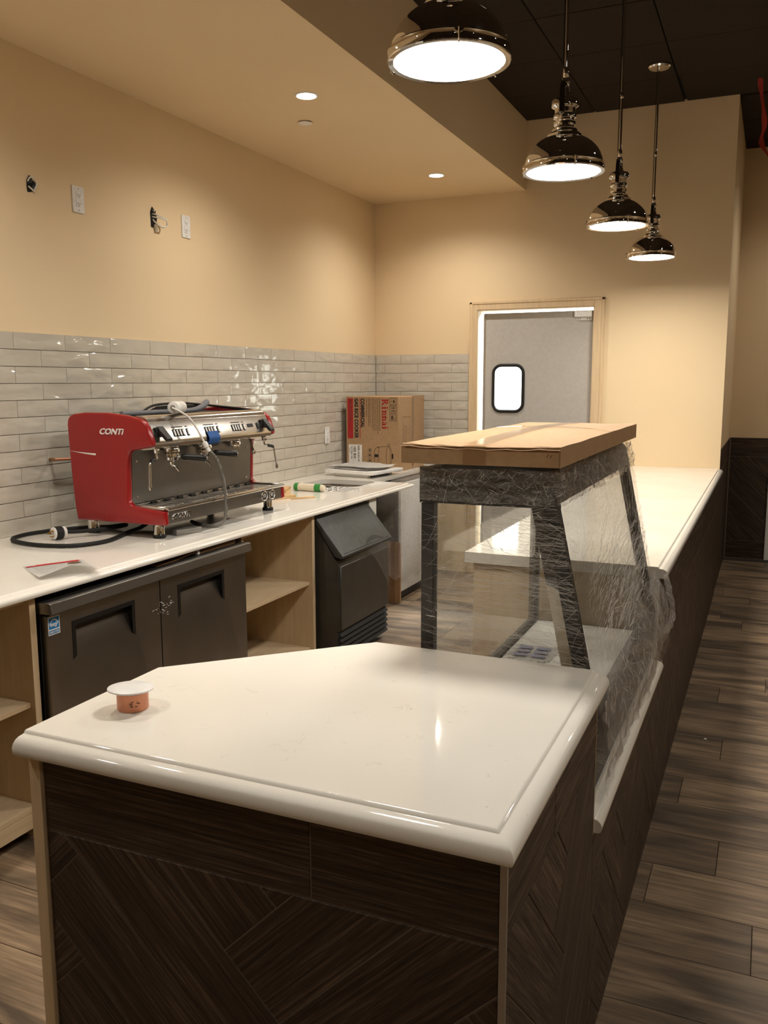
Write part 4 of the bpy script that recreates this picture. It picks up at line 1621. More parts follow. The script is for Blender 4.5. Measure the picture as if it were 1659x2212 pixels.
prism(b, rrect(3.695, 3.745, 0.026, 0.044, 0.002, 2), 'z', 0, 0.002, 0, fm)
mk('display', b, 'black_plastic', em)
b = bmesh.new()
prism(b, rrect(3.778, 3.792, 0.012, 0.046, 0.003, 2), 'z', 0, 0.004, 0, fm)
mk('button', b, 'black_plastic', em)
# blue tape over the middle keys
b = bmesh.new()


def tape_fn(u, v):
    path = smooth_path([(-2.3670, 0, 1.308), (-2.3620, 0, 1.296), (-2.3545, 0, 1.278), (-2.3600, 0, 1.258), (-2.3745, 0, 1.2465)], 5)
    p = path[min(len(path) - 1, int(round(v * (len(path) - 1))))]
    return Vector((p.x + 0.004, 3.338 + u * 0.088 + 0.004 * v, p.z))


sheet_grid(b, tape_fn, 4, 20)
mk('masking_tape', b, 'blue_tape', em, 60)
# cup shelf on top with guard rail
part('cup_shelf', 'black_metal', em, box, -2.785, -2.47, IYa, IYb, 1.372, 1.384, 0.002)
for k in range(11):
    part('vent_slot', 'black_plastic', em, box, -2.770, -2.745, IYa + 0.03 + k * 0.083, IYa + 0.085 + k * 0.083, 1.384, 1.387, 0.0005)
b = bmesh.new()
tube(b, smooth_path([(-2.78, 3.40, 1.388), (-2.785, 3.50, 1.420), (-2.785, 3.70, 1.426), (-2.782, 3.85, 1.418), (-2.70, 3.892, 1.408), (-2.55, 3.895, 1.396), (-2.47, 3.893, 1.388)], 5), 0.006, 8)
mk('guard_rail', b, 'black_metal', em)
b = bmesh.new()
prism(b, [(3.42, 1.384), (3.86, 1.384), (3.86, 1.412), (3.70, 1.420), (3.52, 1.414)], 'x', -2.787, -2.783)
mk('guard_panel', b, 'black_metal', em)
# power cord and plug lying on the counter
cz = ZL + 0.0096
cord = smooth_path([(-2.60, 3.22, cz + 0.02), (-2.58, 3.10, cz), (-2.555, 2.99, cz), (-2.50, 2.82, cz), (-2.515, 2.71, cz), (-2.57, 2.645, cz), (-2.68, 2.615, cz), (-2.79, 2.625, cz), (-2.885, 2.665, cz), (-2.925, 2.735, cz),
                    (-2.925, 2.83, cz), (-2.88, 2.94, cz), (-2.82, 3.03, cz), (-2.74, 3.09, cz), (-2.66, 3.10, cz + 0.012), (-2.62, 3.05, cz + 0.019), (-2.64, 2.96, cz + 0.018), (-2.70, 2.87, cz + 0.016), (-2.735, 2.812, cz + 0.02)], 6)
b = bmesh.new()
for q in cord:
    q.z = max(q.z, cz)
tube(b, cord, 0.0088, 10)
cd = mk('power_cord', b, 'rubber', em)
pd = Vector((-0.25, -0.92, 0.03)).normalized()
po = Vector((-2.735, 2.812, ZL + 0.0285))
b = bmesh.new()
tube(b, [po - pd * 0.002, po + pd * 0.004, po + pd * 0.014, po + pd * 0.018], [0.014, 0.0255, 0.0255, 0.021], 18)
pg = mk('plug', b, 'white_plastic', cd)
b = bmesh.new()
tube(b, [po + pd * 0.016, po + pd * 0.020, po + pd * 0.050, po + pd * 0.054], [0.022, 0.028, 0.028, 0.026], 20)
mk('plug_body', b, 'rubber', cd)
b = bmesh.new()
lathe(b, [(0.0265, 0), (0.0265, 0.003), (0.024, 0.005), (0.0005, 0.005)], 20, frame(po + pd * 0.053, pd))
mk('plug_face', b, 'white_plastic', cd)
fm2 = frame(po + pd * 0.058, pd, (0, 0, 1))
for a in (90, 210, 330):
    b = bmesh.new()
    ca, sa = math.cos(math.radians(a)), math.sin(math.radians(a))
    box(b, -0.0045, 0.0045, -0.0011, 0.0011, 0, 0.017, 0, 1, fm2 @ Matrix.Translation((0.013 * ca, 0.013 * sa, 0)) @ Matrix.Rotation(math.radians(a + 90), 4, 'Z'))
    mk('prong', b, 'brass', cd)

# ------------------------------------------------------------------ water filter with hose, laid on the machine
wf = thing('water_filter', 'white filter cartridge on the coffee machine with a hose hanging down its front', 'filter', (-2.43, 3.22, 1.393))
fo = Vector((-2.405, 3.150, 1.4215))
fd = Vector((-0.30, 0.95, 0.0)).normalized()
b = bmesh.new()
tube(b, [fo + fd * q for q in (0, 0.004, 0.010, 0.05, 0.052, 0.110, 0.116, 0.120)], [0.018, 0.026, 0.0275, 0.0275, 0.0265, 0.0265, 0.024, 0.014], 22)
ca = mk('cartridge', b, 'white_plastic', wf)
b = bmesh.new()
lathe(b, [(0.012, -0.001), (0.011, 0.001), (0.0005, 0.0012)], 16, frame(fo, -fd))
mk('port', b, 'grey_metal', ca)
b = bmesh.new()
tube(b, [fo + fd * 0.088, fo + fd * 0.108], 0.0268, 22, caps=False)
mk('label_print', b, 'paper', ca)
hp = [fo - fd * 0.001, fo - fd * 0.012 + Vector((0.008, 0.002, -0.004)), (-2.372, 3.160, 1.403), (-2.340, 3.185, 1.372), (-2.312, 3.205, 1.315), (-2.290, 3.222, 1.258)]
b = bmesh.new()
tube(b, smooth_path(hp, 6), 0.0046, 10)
mk('white_tube', b, 'white_wire', wf)
b = bmesh.new()
ddd = Vector((0.022, 0.017, -0.057)).normalized()
co = Vector((-2.290, 3.222, 1.258))
tube(b, [co - ddd * 0.012, co - ddd * 0.010, co + ddd * 0.012, co + ddd * 0.014, co + ddd * 0.034, co + ddd * 0.036], [0.008, 0.012, 0.012, 0.009, 0.0105, 0.008], 8)
mk('connector', b, 'white_plastic', wf)
b = bmesh.new()
e = co + ddd * 0.032
tube(b, smooth_path([e, (-2.268, 3.270, 1.190), (-2.262, 3.305, 1.110), (-2.262, 3.325, 1.02), (-2.266, 3.330, 0.945), (-2.275, 3.325, 0.902), (-2.300, 3.300, 0.884), (-2.345, 3.285, 0.8795), (-2.41, 3.31, 0.8795)], 6), 0.0078, 12)
mk('braided_hose', b, 'braid', wf)
b = bmesh.new()
tube(b, [(-2.41, 3.31, 0.8795), (-2.43, 3.32, 0.8795), (-2.47, 3.345, 0.882)], [0.0098, 0.0098, 0.0085], 10)
mk('hose_end', b, 'rubber', wf)
ft = thing('foam_tube', 'grey foam insulation tube lying along the coffee machine top', 'tube', (-2.52, 3.35, 1.388))
b = bmesh.new()
tube(b, smooth_path([(-2.55, 2.985, 1.397), (-2.55, 3.10, 1.397), (-2.55, 3.25, 1.397), (-2.55, 3.42, 1.397), (-2.56, 3.54, 1.402), (-2.60, 3.65, 1.416), (-2.65, 3.75, 1.430)], 5), [0.012] * 20 + [0.0125, 0.013, 0.0135, 0.014, 0.0145, 0.015, 0.0155, 0.016, 0.016, 0.016, 0.016], 12)
mk('sleeve', b, 'grey_foam', ft)

b = bmesh.new()
box(b, -0.026, 0.026, -0.066, 0.066, 0, 0.024, 0.004, 2, Matrix.Translation((-2.338, 3.125, ZL + 0.0005)) @ Matrix.Rotation(math.radians(-20), 4, 'Z'))
tag(mk('metal_block', b, 'grey_metal'), 'small grey metal block lying in front of the coffee machine', 'block')

# ------------------------------------------------------------------ loose papers and scraps on the back counter


def paper_quad(c00, c10, c11, c01, z, bend):
    c = [Vector((*p, z)) for p in (c00, c10, c11, c01)]

    def f(u, v):
        p = (c[0] * (1 - u) + c[1] * u) * (1 - v) + (c[3] * (1 - u) + c[2] * u) * v
        p.z += bend(u, v)
        return p
    return f


def add_sheet(name, mat, fn, parent=None, nu=14, nv=12, thick=0.0008):
    bm = bmesh.new()
    sheet_grid(bm, fn, nu, nv)
    r = bmesh.ops.solidify(bm, geom=bm.faces[:], thickness=thick)
    return mk(name, bm, mat, parent, 60)


inv = thing('invoice', 'curled white paper sheet with a red heading, left on the back counter edge', 'paper', (-2.29, 2.33, ZL))
bend = lambda u, v: 0.002 + 0.030 * (v ** 2) * max(0, 1 - abs(u - 0.55) * 1.9) + 0.010 * v * v
pf = paper_quad((-2.448, 2.300), (-2.352, 2.492), (-2.128, 2.345), (-2.228, 2.160), ZL, bend)
ps = add_sheet('sheet', 'paper', pf, inv)


def on_sheet(fn, u0, u1, v0, v1, lift=0.0011, n=10):
    return lambda u, v: fn(u0 + (u1 - u0) * u, v0 + (v1 - v0) * v) + Vector((0, 0, lift))


for u0, u1, v0, v1, mt, nm in ((0.03, 0.22, 0.06, 0.13, 'red_print', 'heading'), (0.20, 0.93, 0.03, 0.13, 'red_print', 'heading')):
    b = bmesh.new()
    sheet_grid(b, on_sheet(pf, u0, u1, v0, v1), 10, 2)
    mk(nm, b, mt, ps, 60)
b = bmesh.new()
for v in [0.22 + 0.055 * k for k in range(13)]:
    u = 0.10
    while u < 0.86:
        L = random.uniform(0.05, 0.22)
        if not (u > 0.5 and v < 0.36):
            sheet_grid(b, on_sheet(pf, u, min(0.9, u + L), v, v + 0.007), 3, 1)
        u += L + random.uniform(0.02, 0.10)
lp = mk('fine_print', b, 'faint_print', ps, 60)
lp['kind'] = 'stuff'
b = bmesh.new()
rng = [(0.80 + 0.12 * math.cos(a), 0.24 + 0.075 * math.sin(a)) for a in [2 * math.pi * k / 20 for k in range(20)]]
b.faces.new([b.verts.new(pf(u, v) + Vector((0, 0, 0.0012))) for u, v in rng])
mk('picture', b, 'brown_print', ps, 0)

# pine shims
for k, (x, y, z, a, L, w, lab) in enumerate(((-2.66, 4.52, 0.0, 0.50, 0.30, 0.085, 'lowest pine shim of the small stack beside the coffee machine'),
                                            (-2.69, 4.54, 0.0125, 0.35, 0.27, 0.080, 'middle pine shim of the small stack beside the coffee machine'),
                                            (-2.70, 4.53, 0.025, 0.60, 0.26, 0.075, 'topmost pine shim of the small stack beside the coffee machine'))):
    b = bmesh.new()
    mm = Matrix.Translation((x, y, ZL + z)) @ Matrix.Rotation(a, 4, 'Z')
    prism(b, [(-w / 2, 0.0), (w / 2, 0.0), (w / 2, 0.012), (-w / 2, 0.008)], 'y', -L / 2, L / 2, 0.0006, mm)
    tag(mk('wood_shim', b, 'pine'), lab, 'wood', 'pine shims on the back counter')
b = bmesh.new()
box(b, -0.03, 0.03, -0.08, 0.08, 0, 0.018, 0.001, 1, Matrix.Translation((-2.545, 4.300, ZL + 0.0004)) @ Matrix.Rotation(-0.5, 4, 'Z'))
tag(mk('pine_block', b, 'pine'), 'short pale pine block at the coffee machine corner', 'wood')
for k, (x, y, a, lab) in enumerate(((-2.425, 4.345, -0.35, 'thin wooden stick nearer the counter edge'), (-2.440, 4.372, -0.42, 'thin wooden stick farther from the counter edge'))):
    b = bmesh.new()
    box(b, -0.004, 0.004, -0.075, 0.075, 0, 0.006, 0.0015, 1, Matrix.Translation((x, y, ZL + 0.0004)) @ Matrix.Rotation(a - 0.3, 4, 'Z'))
    tag(mk('wood_stick', b, 'pine'), lab, 'stick', 'thin wooden sticks on the back counter')
# rolled cloth with green ends
rl = thing('cloth_roll', 'cream cloth roll with green ends on the back counter', 'cloth', (-2.56, 4.66, ZL))
ra, rb = Vector((-2.665, 4.665, ZL + 0.0235)), Vector((-2.452, 4.660, ZL + 0.0235))
b = bmesh.new()
pts = [ra.lerp(rb, k / 10) for k in range(11)]
tube(b, pts, [0.020, 0.0225, 0.023, 0.0225, 0.023, 0.0235, 0.023, 0.0235, 0.023, 0.022, 0.016], 18)
mk('roll', b, 'cream_cloth', rl)
for s0, s1 in ((0.04, 0.16), (0.70, 0.90)):
    b = bmesh.new()
    n = 14
    g = []
    for i in range(7):
        s = s0 + (s1 - s0) * i / 6
        ring = []
        for k in range(n + 1):
            a = math.radians(-70 + 205 * k / n + 12 * math.sin(i * 2.1))
            ring.append(b.verts.new(ra.lerp(rb, s) + Vector((0, -math.cos(a), math.sin(a))) * 0.0243))
        g.append(ring)
    for i in range(6):
        for k in range(n):
            b.faces.new((g[i][k], g[i + 1][k], g[i + 1][k + 1], g[i][k + 1]))
    mk('green_stripe', b, 'green', rl)
flatp = add_sheet('paper_sheet', 'paper', paper_quad((-2.60, 4.72), (-2.318, 4.70), (-2.335, 4.92), (-2.59, 4.93), ZL, lambda u, v: 0.0012 + 0.006 * max(0, u - 0.7) * (1 - v)), None)
tag(flatp, 'flat white paper sheet between the cloth roll and the sink', 'paper')

# tray with crumpled papers over the sink corner
tp = thing('white_tray', 'white foam tray lying at the counter end in front of the carton', 'tray', (-2.65, 5.70, ZL))
tm = Matrix.Translation((-2.655, 5.665, ZL)) @ Matrix.Rotation(-0.16, 4, 'Z')
part('board', 'white_plastic', tp, lambda bm: box(bm, -0.205, 0.205, -0.20, 0.20, 0.022, 0.046, 0.004, 2, tm))
part('foot_strip', 'paper', tp, lambda bm: box(bm, -0.14, 0.14, -0.17, -0.13, 0.0004, 0.0215, 0.002, 1, tm))
part('foot_strip', 'paper', tp, lambda bm: box(bm, -0.14, 0.14, 0.11, 0.15, 0.0004, 0.0215, 0.002, 1, tm))
for k, (dx, dy, z, lab, mt) in enumerate(((-0.05, 0.0, 0.0475, 'lower crumpled paper sheet on the white foam tray', 'paper_grey'), (-0.02, 0.03, 0.060, 'upper crumpled paper sheet on the white foam tray', 'paper'))):
    def crumple(u, v, k=k, dx=dx, dy=dy, z=z):
        n = mnoise.noise(Vector((u * 3.5, v * 3.5, 3.3 + 5 * k))) * 0.007 + abs(mnoise.noise(Vector((u * 9, v * 8, 1.3 + k)))) * 0.006
        return tm @ Vector((dx + (u - 0.5) * 0.41 + 0.02 * math.sin(v * 5), dy + (v - 0.5) * 0.34 + 0.015 * math.sin(u * 6), z + 0.006 + n * (0.75 if k == 0 else 1)))
    c = add_sheet('crumpled_paper', mt, crumple, None, 22, 20, 0.0009)
    tag(c, lab, 'paper', 'crumpled papers on the tray')

# ------------------------------------------------------------------ rice cooker carton
BX0, BX1, BY0, BY1, BZ0, BZ1 = -2.945, -2.510, 5.962, 6.470, ZL + 0.0005, 1.424
bx = thing('rice_cooker_carton', 'printed brown rice cooker carton standing in the counter corner', 'box', (-2.73, 6.2, BZ0))
part('shell', 'cardboard', bx, box, BX0, BX1, BY0, BY1, BZ0, BZ1, 0.003)
W_, H_ = BX1 - BX0, BZ1 - BZ0
fmx = Matrix(((1, 0, 0, BX0), (0, 0, -1, BY0 - 0.0006), (0, 1, 0, BZ0), (0, 0, 0, 1)))


def U(cx):
    return (cx - 210) / 865 * W_


def Vv(cy):
    return H_ - (cy - 140) / 1250 * H_


def down_text(txt, cx0, cx1, cy0, cy1, mat, bold=0.0, lift=0.0003, sp=1.0):
    """line of print running down the carton, letter tops to the right"""
    m = fmx @ Matrix.Translation((U(cx0), Vv(cy0), lift)) @ Matrix.Rotation(-math.pi / 2, 4, 'Z')
    return lettering(txt, mat, bx, m, Vv(cy0) - Vv(cy1), U(cx1) - U(cx0), bold=bold, spacing=sp)


def rect(cx0, cx1, cy0, cy1):
    return [(U(cx0), Vv(cy1)), (U(cx1), Vv(cy1)), (U(cx1), Vv(cy0)), (U(cx0), Vv(cy0))]


b = bmesh.new()
flat(b, rect(235, 328, 172, 852), fmx)
mk('red_band', b, 'red_print', bx, 0)
b = bmesh.new()
flat(b, rect(438, 448, 172, 852), fmx)
mk('red_rule', b, 'red_print', bx, 0)
down_text('MADE IN JAPAN', 262, 300, 196, 556, 'brown_print', 0.002)
down_text('GAS RICE COOKER', 350, 416, 172, 850, 'black_print', 0.005, sp=1.06)
down_text('COMMERCIAL', 454, 518, 172, 668, 'black_print', 0.005, sp=1.06)


def slab_serif_word(mat):
    # glyph space: x along the word 0..5.0, y 0..1 cap height; drawn as heavy stems, serifs and bowls
    b = bmesh.new()
    x0, x1, h0, h1 = Vv(176), Vv(690), U(800), U(906)
    P = lambda gx, gy: (h0 + gy * (h1 - h0), x0 - gx / 5.05 * (x0 - x1))
    quad = lambda a, c, d, e: flat(b, [P(a, d), P(a, e), P(c, e), P(c, d)], fmx, 0.0003)

    def bowl(cx, cy, rx, ry, t0, t1, w, n=14):
        o = [(cx + rx * math.cos(math.radians(t0 + (t1 - t0) * k / n)), cy + ry * math.sin(math.radians(t0 + (t1 - t0) * k / n))) for k in range(n + 1)]
        i = [(cx + (rx - w) * math.cos(math.radians(t0 + (t1 - t0) * k / n)), cy + (ry - w * 0.55) * math.sin(math.radians(t0 + (t1 - t0) * k / n))) for k in range(n + 1)]
        for k in range(n):
            flat(b, [P(*o[k]), P(*o[k + 1]), P(*i[k + 1]), P(*i[k])], fmx, 0.0003)

    def stem(x, top, serif_top=0.11, foot=0.10, w=0.28):
        quad(x, x + w, 0, top)
        quad(x - foot, x + w + foot, 0, 0.07)
        quad(x - serif_top, x + w * 0.5, top - 0.08, top)
    # R
    stem(0.12, 1.0, 0.10)
    bowl(0.42, 0.74, 0.46, 0.26, -90, 90, 0.24)
    quad(0.30, 0.44, 0.92, 1.0)
    quad(0.30, 0.50, 0.46, 0.54)
    flat(b, [P(0.44, 0.50), P(0.70, 0.50), P(1.10, 0.0), P(0.80, 0.0)], fmx, 0.0003)
    quad(0.82, 1.16, 0, 0.07)
    for x in (1.36, 4.62):
        stem(x, 0.68)
        flat(b, [P(x + 0.12 + 0.15 * math.cos(a), 0.88 + 0.105 * math.sin(a)) for a in [2 * math.pi * k / 12 for k in range(12)]], fmx, 0.0003)
    for x in (1.98, 2.86):
        stem(x, 0.68)
        quad(x + 0.46, x + 0.70, 0, 0.45)
        quad(x + 0.38, x + 0.80, 0, 0.07)
        bowl(x + 0.40, 0.45, 0.30, 0.24, 0, 165, 0.20)
    # a
    quad(4.10, 4.34, 0.05, 0.48)
    quad(4.20, 4.44, 0.0, 0.08)
    bowl(4.05, 0.47, 0.29, 0.22, 0, 165, 0.18)
    bowl(4.02, 0.20, 0.30, 0.20, 40, 330, 0.18)
    for f in b.faces:
        f.normal_update()
    return mk('lettering', b, mat, bx, 0)


slab_serif_word('red_print')
b = bmesh.new()
for cx, ce in ((548, 488), (580, 636), (604, 640), (640, 696), (668, 712), (700, 714), (732, 776), (762, 716)):
    cy = 172
    while cy < ce:
        L = random.uniform(14, 50)
        flat(b, rect(cx, cx + 9, cy, min(ce, cy + L)), fmx)
        cy += L + 5
mk('fine_print', b, 'brown_print', bx, 0)['kind'] = 'stuff'
b = bmesh.new()
lines = []
for cy0 in (165, 298, 432):
    x0, x1, y0, y1 = U(930), U(1032), Vv(cy0 + 112), Vv(cy0)
    lines.append([(x0, y0), (x1, y0)])
    lines.append([(x1, y0), (x1, y1)])
    lines.append([(x1, y1), (x0, y1)])
    lines.append([(x0, y1), (x0, y0)])
strokes(b, lines, 0.0028, fmx, 0.0003)
# umbrella, arrows, stacking mark
flat(b, [(U(985), Vv(190)), (U(985), Vv(256)), (U(1003), Vv(243)), (U(1008), Vv(223)), (U(1003), Vv(203))][::-1], fmx, 0.0003)
strokes(b, [[(U(985), Vv(223)), (U(948), Vv(223)), (U(946), Vv(236))]], 0.002, fmx, 0.0003)
for cy in (330, 376):
    strokes(b, [[(U(950), Vv(cy)), (U(998), Vv(cy))]], 0.0045, fmx, 0.0003)
    flat(b, [(U(990), Vv(cy + 16)), (U(1012), Vv(cy)), (U(990), Vv(cy - 16))], fmx, 0.0003)
for cx in (952, 972):
    flat(b, rect(cx, cx + 14, 456, 524), fmx, 0.0003)
strokes(b, [[(U(995), Vv(500)), (U(1015), Vv(520)), (U(1022), Vv(496))]], 0.0022, fmx, 0.0003)
mk('handling_marks', b, 'black_print', bx, 0)
b = bmesh.new()
flat(b, rect(250, 472, 955, 1388), fmx, 0.0003)
lb = mk('label', b, 'paper', bx, 0)


def lab_text(txt, cx0, cx1, cy0, cy1, bold=0.002):
    m = fmx @ Matrix.Translation((U(cx0), Vv(cy0), 0.0006)) @ Matrix.Rotation(-math.pi / 2, 4, 'Z')
    return lettering(txt, 'black_print', lb, m, Vv(cy0) - Vv(cy1), U(cx1) - U(cx0), bold=bold)


lab_text('RER-55AS-N', 402, 432, 975, 1240)
lab_text('NATURAL GAS', 290, 314, 985, 1205)
b = bmesh.new()
cy = 985
while cy < 1200:
    w = random.choice((3, 4, 6, 9))
    if not 1080 < cy < 1102:
        flat(b, rect(330, 372, cy, cy + w), fmx, 0.0006)
    cy += w + random.choice((3, 4, 6))
flat(b, rect(268, 274, 1010, 1100), fmx, 0.0006)
mk('barcode', b, 'black_print', lb, 0)['kind'] = 'stuff'
# line drawing of the pot, on its side
b = bmesh.new()
ctr = lambda cx, cy: (U(cx), Vv(cy))
arc = lambda cx, cy, rx, ry, a0, a1, n=18: [ctr(cx + rx * math.cos(math.radians(a0 + (a1 - a0) * k / n)), cy + ry * math.sin(math.radians(a0 + (a1 - a0) * k / n))) for k in range(n + 1)]
dr = [arc(905, 1140, 34, 170, 0, 360, 26), arc(905, 1140, 62, 172, -80, 80), [ctr(905, 970), ctr(770, 985)], [ctr(905, 1310), ctr(770, 1290)], arc(768, 1138, 26, 152, 90, 270),
      arc(700, 1138, 24, 130, 90, 270), [ctr(742, 985), ctr(700, 1008)], [ctr(742, 1290), ctr(700, 1268)], arc(912, 942, 14, 18, 0, 360, 10), arc(740, 992, 14, 12, 0, 360, 10)]
for cy in (1045, 1132, 1225):
    dr.append(arc(602, cy, 30, 36, 0, 360, 18))
strokes(b, dr, 0.0022, fmx, 0.0003)
flat(b, rect(680, 742, 1112, 1160), fmx, 0.0003)
flat(b, rect(958, 985, 1098, 1180), fmx, 0.0003)
for cy in (1045, 1132, 1225):
    flat(b, arc(602, cy, 14, 18, 0, 360, 6)[:-1], fmx, 0.0003)
mk('drawing', b, 'black_print', bx, 0)
# right flank: flap seam and a framed notice
fmr = Matrix(((0, 0, 1, BX1 + 0.0006), (1, 0, 0, BY0), (0, 1, 0, BZ0), (0, 0, 0, 1)))
part('flap', 'cardboard', bx, box, BX1 - 0.001, BX1 + 0.002, BY0 + 0.002, BY0 + 0.270, BZ0 + 0.003, BZ1 - 0.003)
part('flap', 'cardboard', bx, box, BX1 - 0.001, BX1 + 0.003, BY0 + 0.275, BY1 - 0.002, BZ0 + 0.003, BZ1 + 0.004)
part('tape_strip', 'tape', bx, box, BX1 + 0.0022, BX1 + 0.0036, BY0 + 0.250, BY0 + 0.296, BZ0 + 0.003, BZ1 - 0.002)
b = bmesh.new()
x0, x1, y0, y1 = 0.066, 0.215, 0.16, 0.402
fr_ = [[(x0, y0), (x1, y0)], [(x1, y0), (x1, y1)], [(x1, y1), (x0, y1)], [(x0, y1), (x0, y0)]]
fr_ += [[(0.175, 0.27), (0.195, 0.295), (0.175, 0.32), (0.155, 0.295), (0.175, 0.27)]]
strokes(b, fr_, 0.003, fmr, 0.002)
for x in (0.085, 0.110, 0.135):
    y = 0.34
    while y > 0.18:
        L = random.uniform(0.01, 0.03)
        flat(b, [(x, y - L), (x + 0.005, y - L), (x + 0.005, y), (x, y)], fmr, 0.002)
        y -= L + 0.005
mk('notice', b, 'brown_print', bx, 0)

# ------------------------------------------------------------------ display case in stretch film
CY0, CY1, CXB = 1.885, 2.950, -0.737
dc = thing('display_case', 'black-framed glass display case wrapped in stretch film on the low ledge', 'display case', (-0.55, 2.42, 0.598))
SLT, SLB = (-0.432, 1.335), (-0.314, 0.780)     # outer line of the sloping front


def slx(z):
    return SLT[0] + (SLT[1] - z) / (SLT[1] - SLB[1]) * (SLB[0] - SLT[0])


part('base', 'black_metal', dc, lambda bm: prism(bm, [(CXB, 0.5985), (-0.322, 0.5985), (-0.316, 0.66), (-0.312, 0.78), (-0.345, 0.78), (-0.36, 0.70), (CXB, 0.70)], 'y', CY0, CY1, 0.002))
part('deck', 'white_appliance', dc, box, CXB + 0.035, -0.365, CY0 + 0.03, CY1 - 0.03, 0.7005, 0.706, 0.001)
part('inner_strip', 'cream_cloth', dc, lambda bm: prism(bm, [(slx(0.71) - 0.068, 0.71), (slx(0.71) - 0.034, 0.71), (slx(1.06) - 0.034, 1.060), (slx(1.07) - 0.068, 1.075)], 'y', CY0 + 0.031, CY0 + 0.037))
part('inner_strip', 'black_metal', dc, lambda bm: prism(bm, [(slx(1.07) - 0.068, 1.076), (slx(1.06) - 0.034, 1.061), (slx(1.25) - 0.034, 1.25), (slx(1.25) - 0.068, 1.25)], 'y', CY0 + 0.031, CY0 + 0.037))  # dark strip added to stand for the front post's reflection
for y in (CY0, CY1 - 0.03):
    part('back_post', 'black_metal', dc, box, CXB, CXB + 0.031, y, y + 0.03, 0.70, 1.252, 0.002)

    def slope_post(bm, y=y):
        prism(bm, [(slx(0.78) - 0.033, 0.78), (slx(0.78), 0.78), (slx(1.255), 1.255), (slx(1.255) - 0.033, 1.255)], 'y', y, y + 0.03, 0.002)
    part('front_post', 'black_metal', dc, slope_post)

    def top_rail(bm, y=y):
        prism(bm, [(CXB - 0.004, 1.252), (slx(1.252) + 0.001, 1.252), (SLT[0] + 0.004, 1.318), (SLT[0] - 0.012, 1.335), (CXB - 0.004, 1.335)], 'y', y - 0.003, y + 0.033, 0.003)
    part('top_rail', 'black_metal', dc, top_rail)
part('top_rail', 'black_metal', dc, box, CXB - 0.002, CXB + 0.031, CY0 + 0.034, CY1 - 0.034, 1.262, 1.333, 0.002)
part('top_rail', 'black_metal', dc, lambda bm: prism(bm, [(-0.458, 1.262), (slx(1.262), 1.262), (SLT[0] + 0.002, 1.318), (SLT[0] - 0.012, 1.333), (-0.458, 1.333)], 'y', CY0 + 0.034, CY1 - 0.034, 0.003))
part('roof', 'black_metal', dc, box, CXB + 0.031, -0.458, CY0 + 0.034, CY1 - 0.034, 1.318, 1.332)
part('end_glass', 'glass', dc, lambda bm: prism(bm, [(CXB + 0.03, 0.70), (slx(0.78) - 0.05, 0.70), (slx(0.80) - 0.03, 0.80), (slx(1.255) - 0.03, 1.255), (CXB + 0.03, 1.255)], 'y', CY0 + 0.012, CY0 + 0.017))
part('end_glass', 'glass', dc, lambda bm: prism(bm, [(CXB + 0.03, 0.70), (slx(0.78) - 0.05, 0.70), (slx(0.80) - 0.03, 0.80), (slx(1.255) - 0.03, 1.255), (CXB + 0.03, 1.255)], 'y', CY1 - 0.017, CY1 - 0.012))
part('front_glass', 'glass', dc, lambda bm: prism(bm, [(slx(0.79) - 0.014, 0.79), (slx(0.79) - 0.009, 0.79), (slx(1.265) - 0.009, 1.265), (slx(1.265) - 0.014, 1.265)], 'y', CY0 + 0.031, CY1 - 0.031))
part('sliding_door', 'glass', dc, box, CXB + 0.010, CXB + 0.015, CY0 + 0.031, 2.44, 0.702, 1.260)
part('sliding_door', 'glass', dc, box, CXB + 0.020, CXB + 0.025, 2.39, CY1 - 0.031, 0.702, 1.260)
part('door_track', 'black_metal', dc, box, CXB + 0.003, CXB + 0.034, CY0 + 0.031, CY1 - 0.031, 0.7005, 0.712, 0.001)


# vent grille in the front apron
vg = part('vent', 'black_plastic', dc, lambda bm: prism(bm, [(-0.352, 0.705), (-0.335, 0.705), (-0.345, 0.76), (-0.356, 0.76)], 'y', 2.10, 2.50))
for k in range(12):
    part('vent_fin', 'steel', vg, lambda bm, k=k: prism(bm, [(-0.345, 0.71), (-0.331, 0.71), (-0.340, 0.757), (-0.349, 0.757)], 'y', 2.115 + k * 0.033, 2.119 + k * 0.033))

# film: crossing layers on the near end, sloping front and top


def nz(u, v, s, k):
    return mnoise.noise(Vector((u * s, v * s * 1.6, k)))


def film_end(y, k):
    def f(u, v):
        z = 0.66 + v * 0.69
        x = CXB - 0.006 + u * (slx(z) + 0.014 - CXB)
        return Vector((x, y + nz(u, v, 5, k) * 0.004 + nz(u, v, 16, k + 3) * 0.002, z))
    return f


def film_front(k, off):
    def f(u, v):
        z = 0.66 + v * 0.68
        sag = 0.02 * max(0, (0.9 - z)) * 4 * (0.4 + u)
        return Vector((slx(max(z, 0.72)) + off + sag + nz(u * 2, v, 5, k) * 0.008 + nz(u * 2, v, 17, k + 2) * 0.003, CY0 - 0.008 + u * (CY1 - CY0 + 0.016), z))
    return f


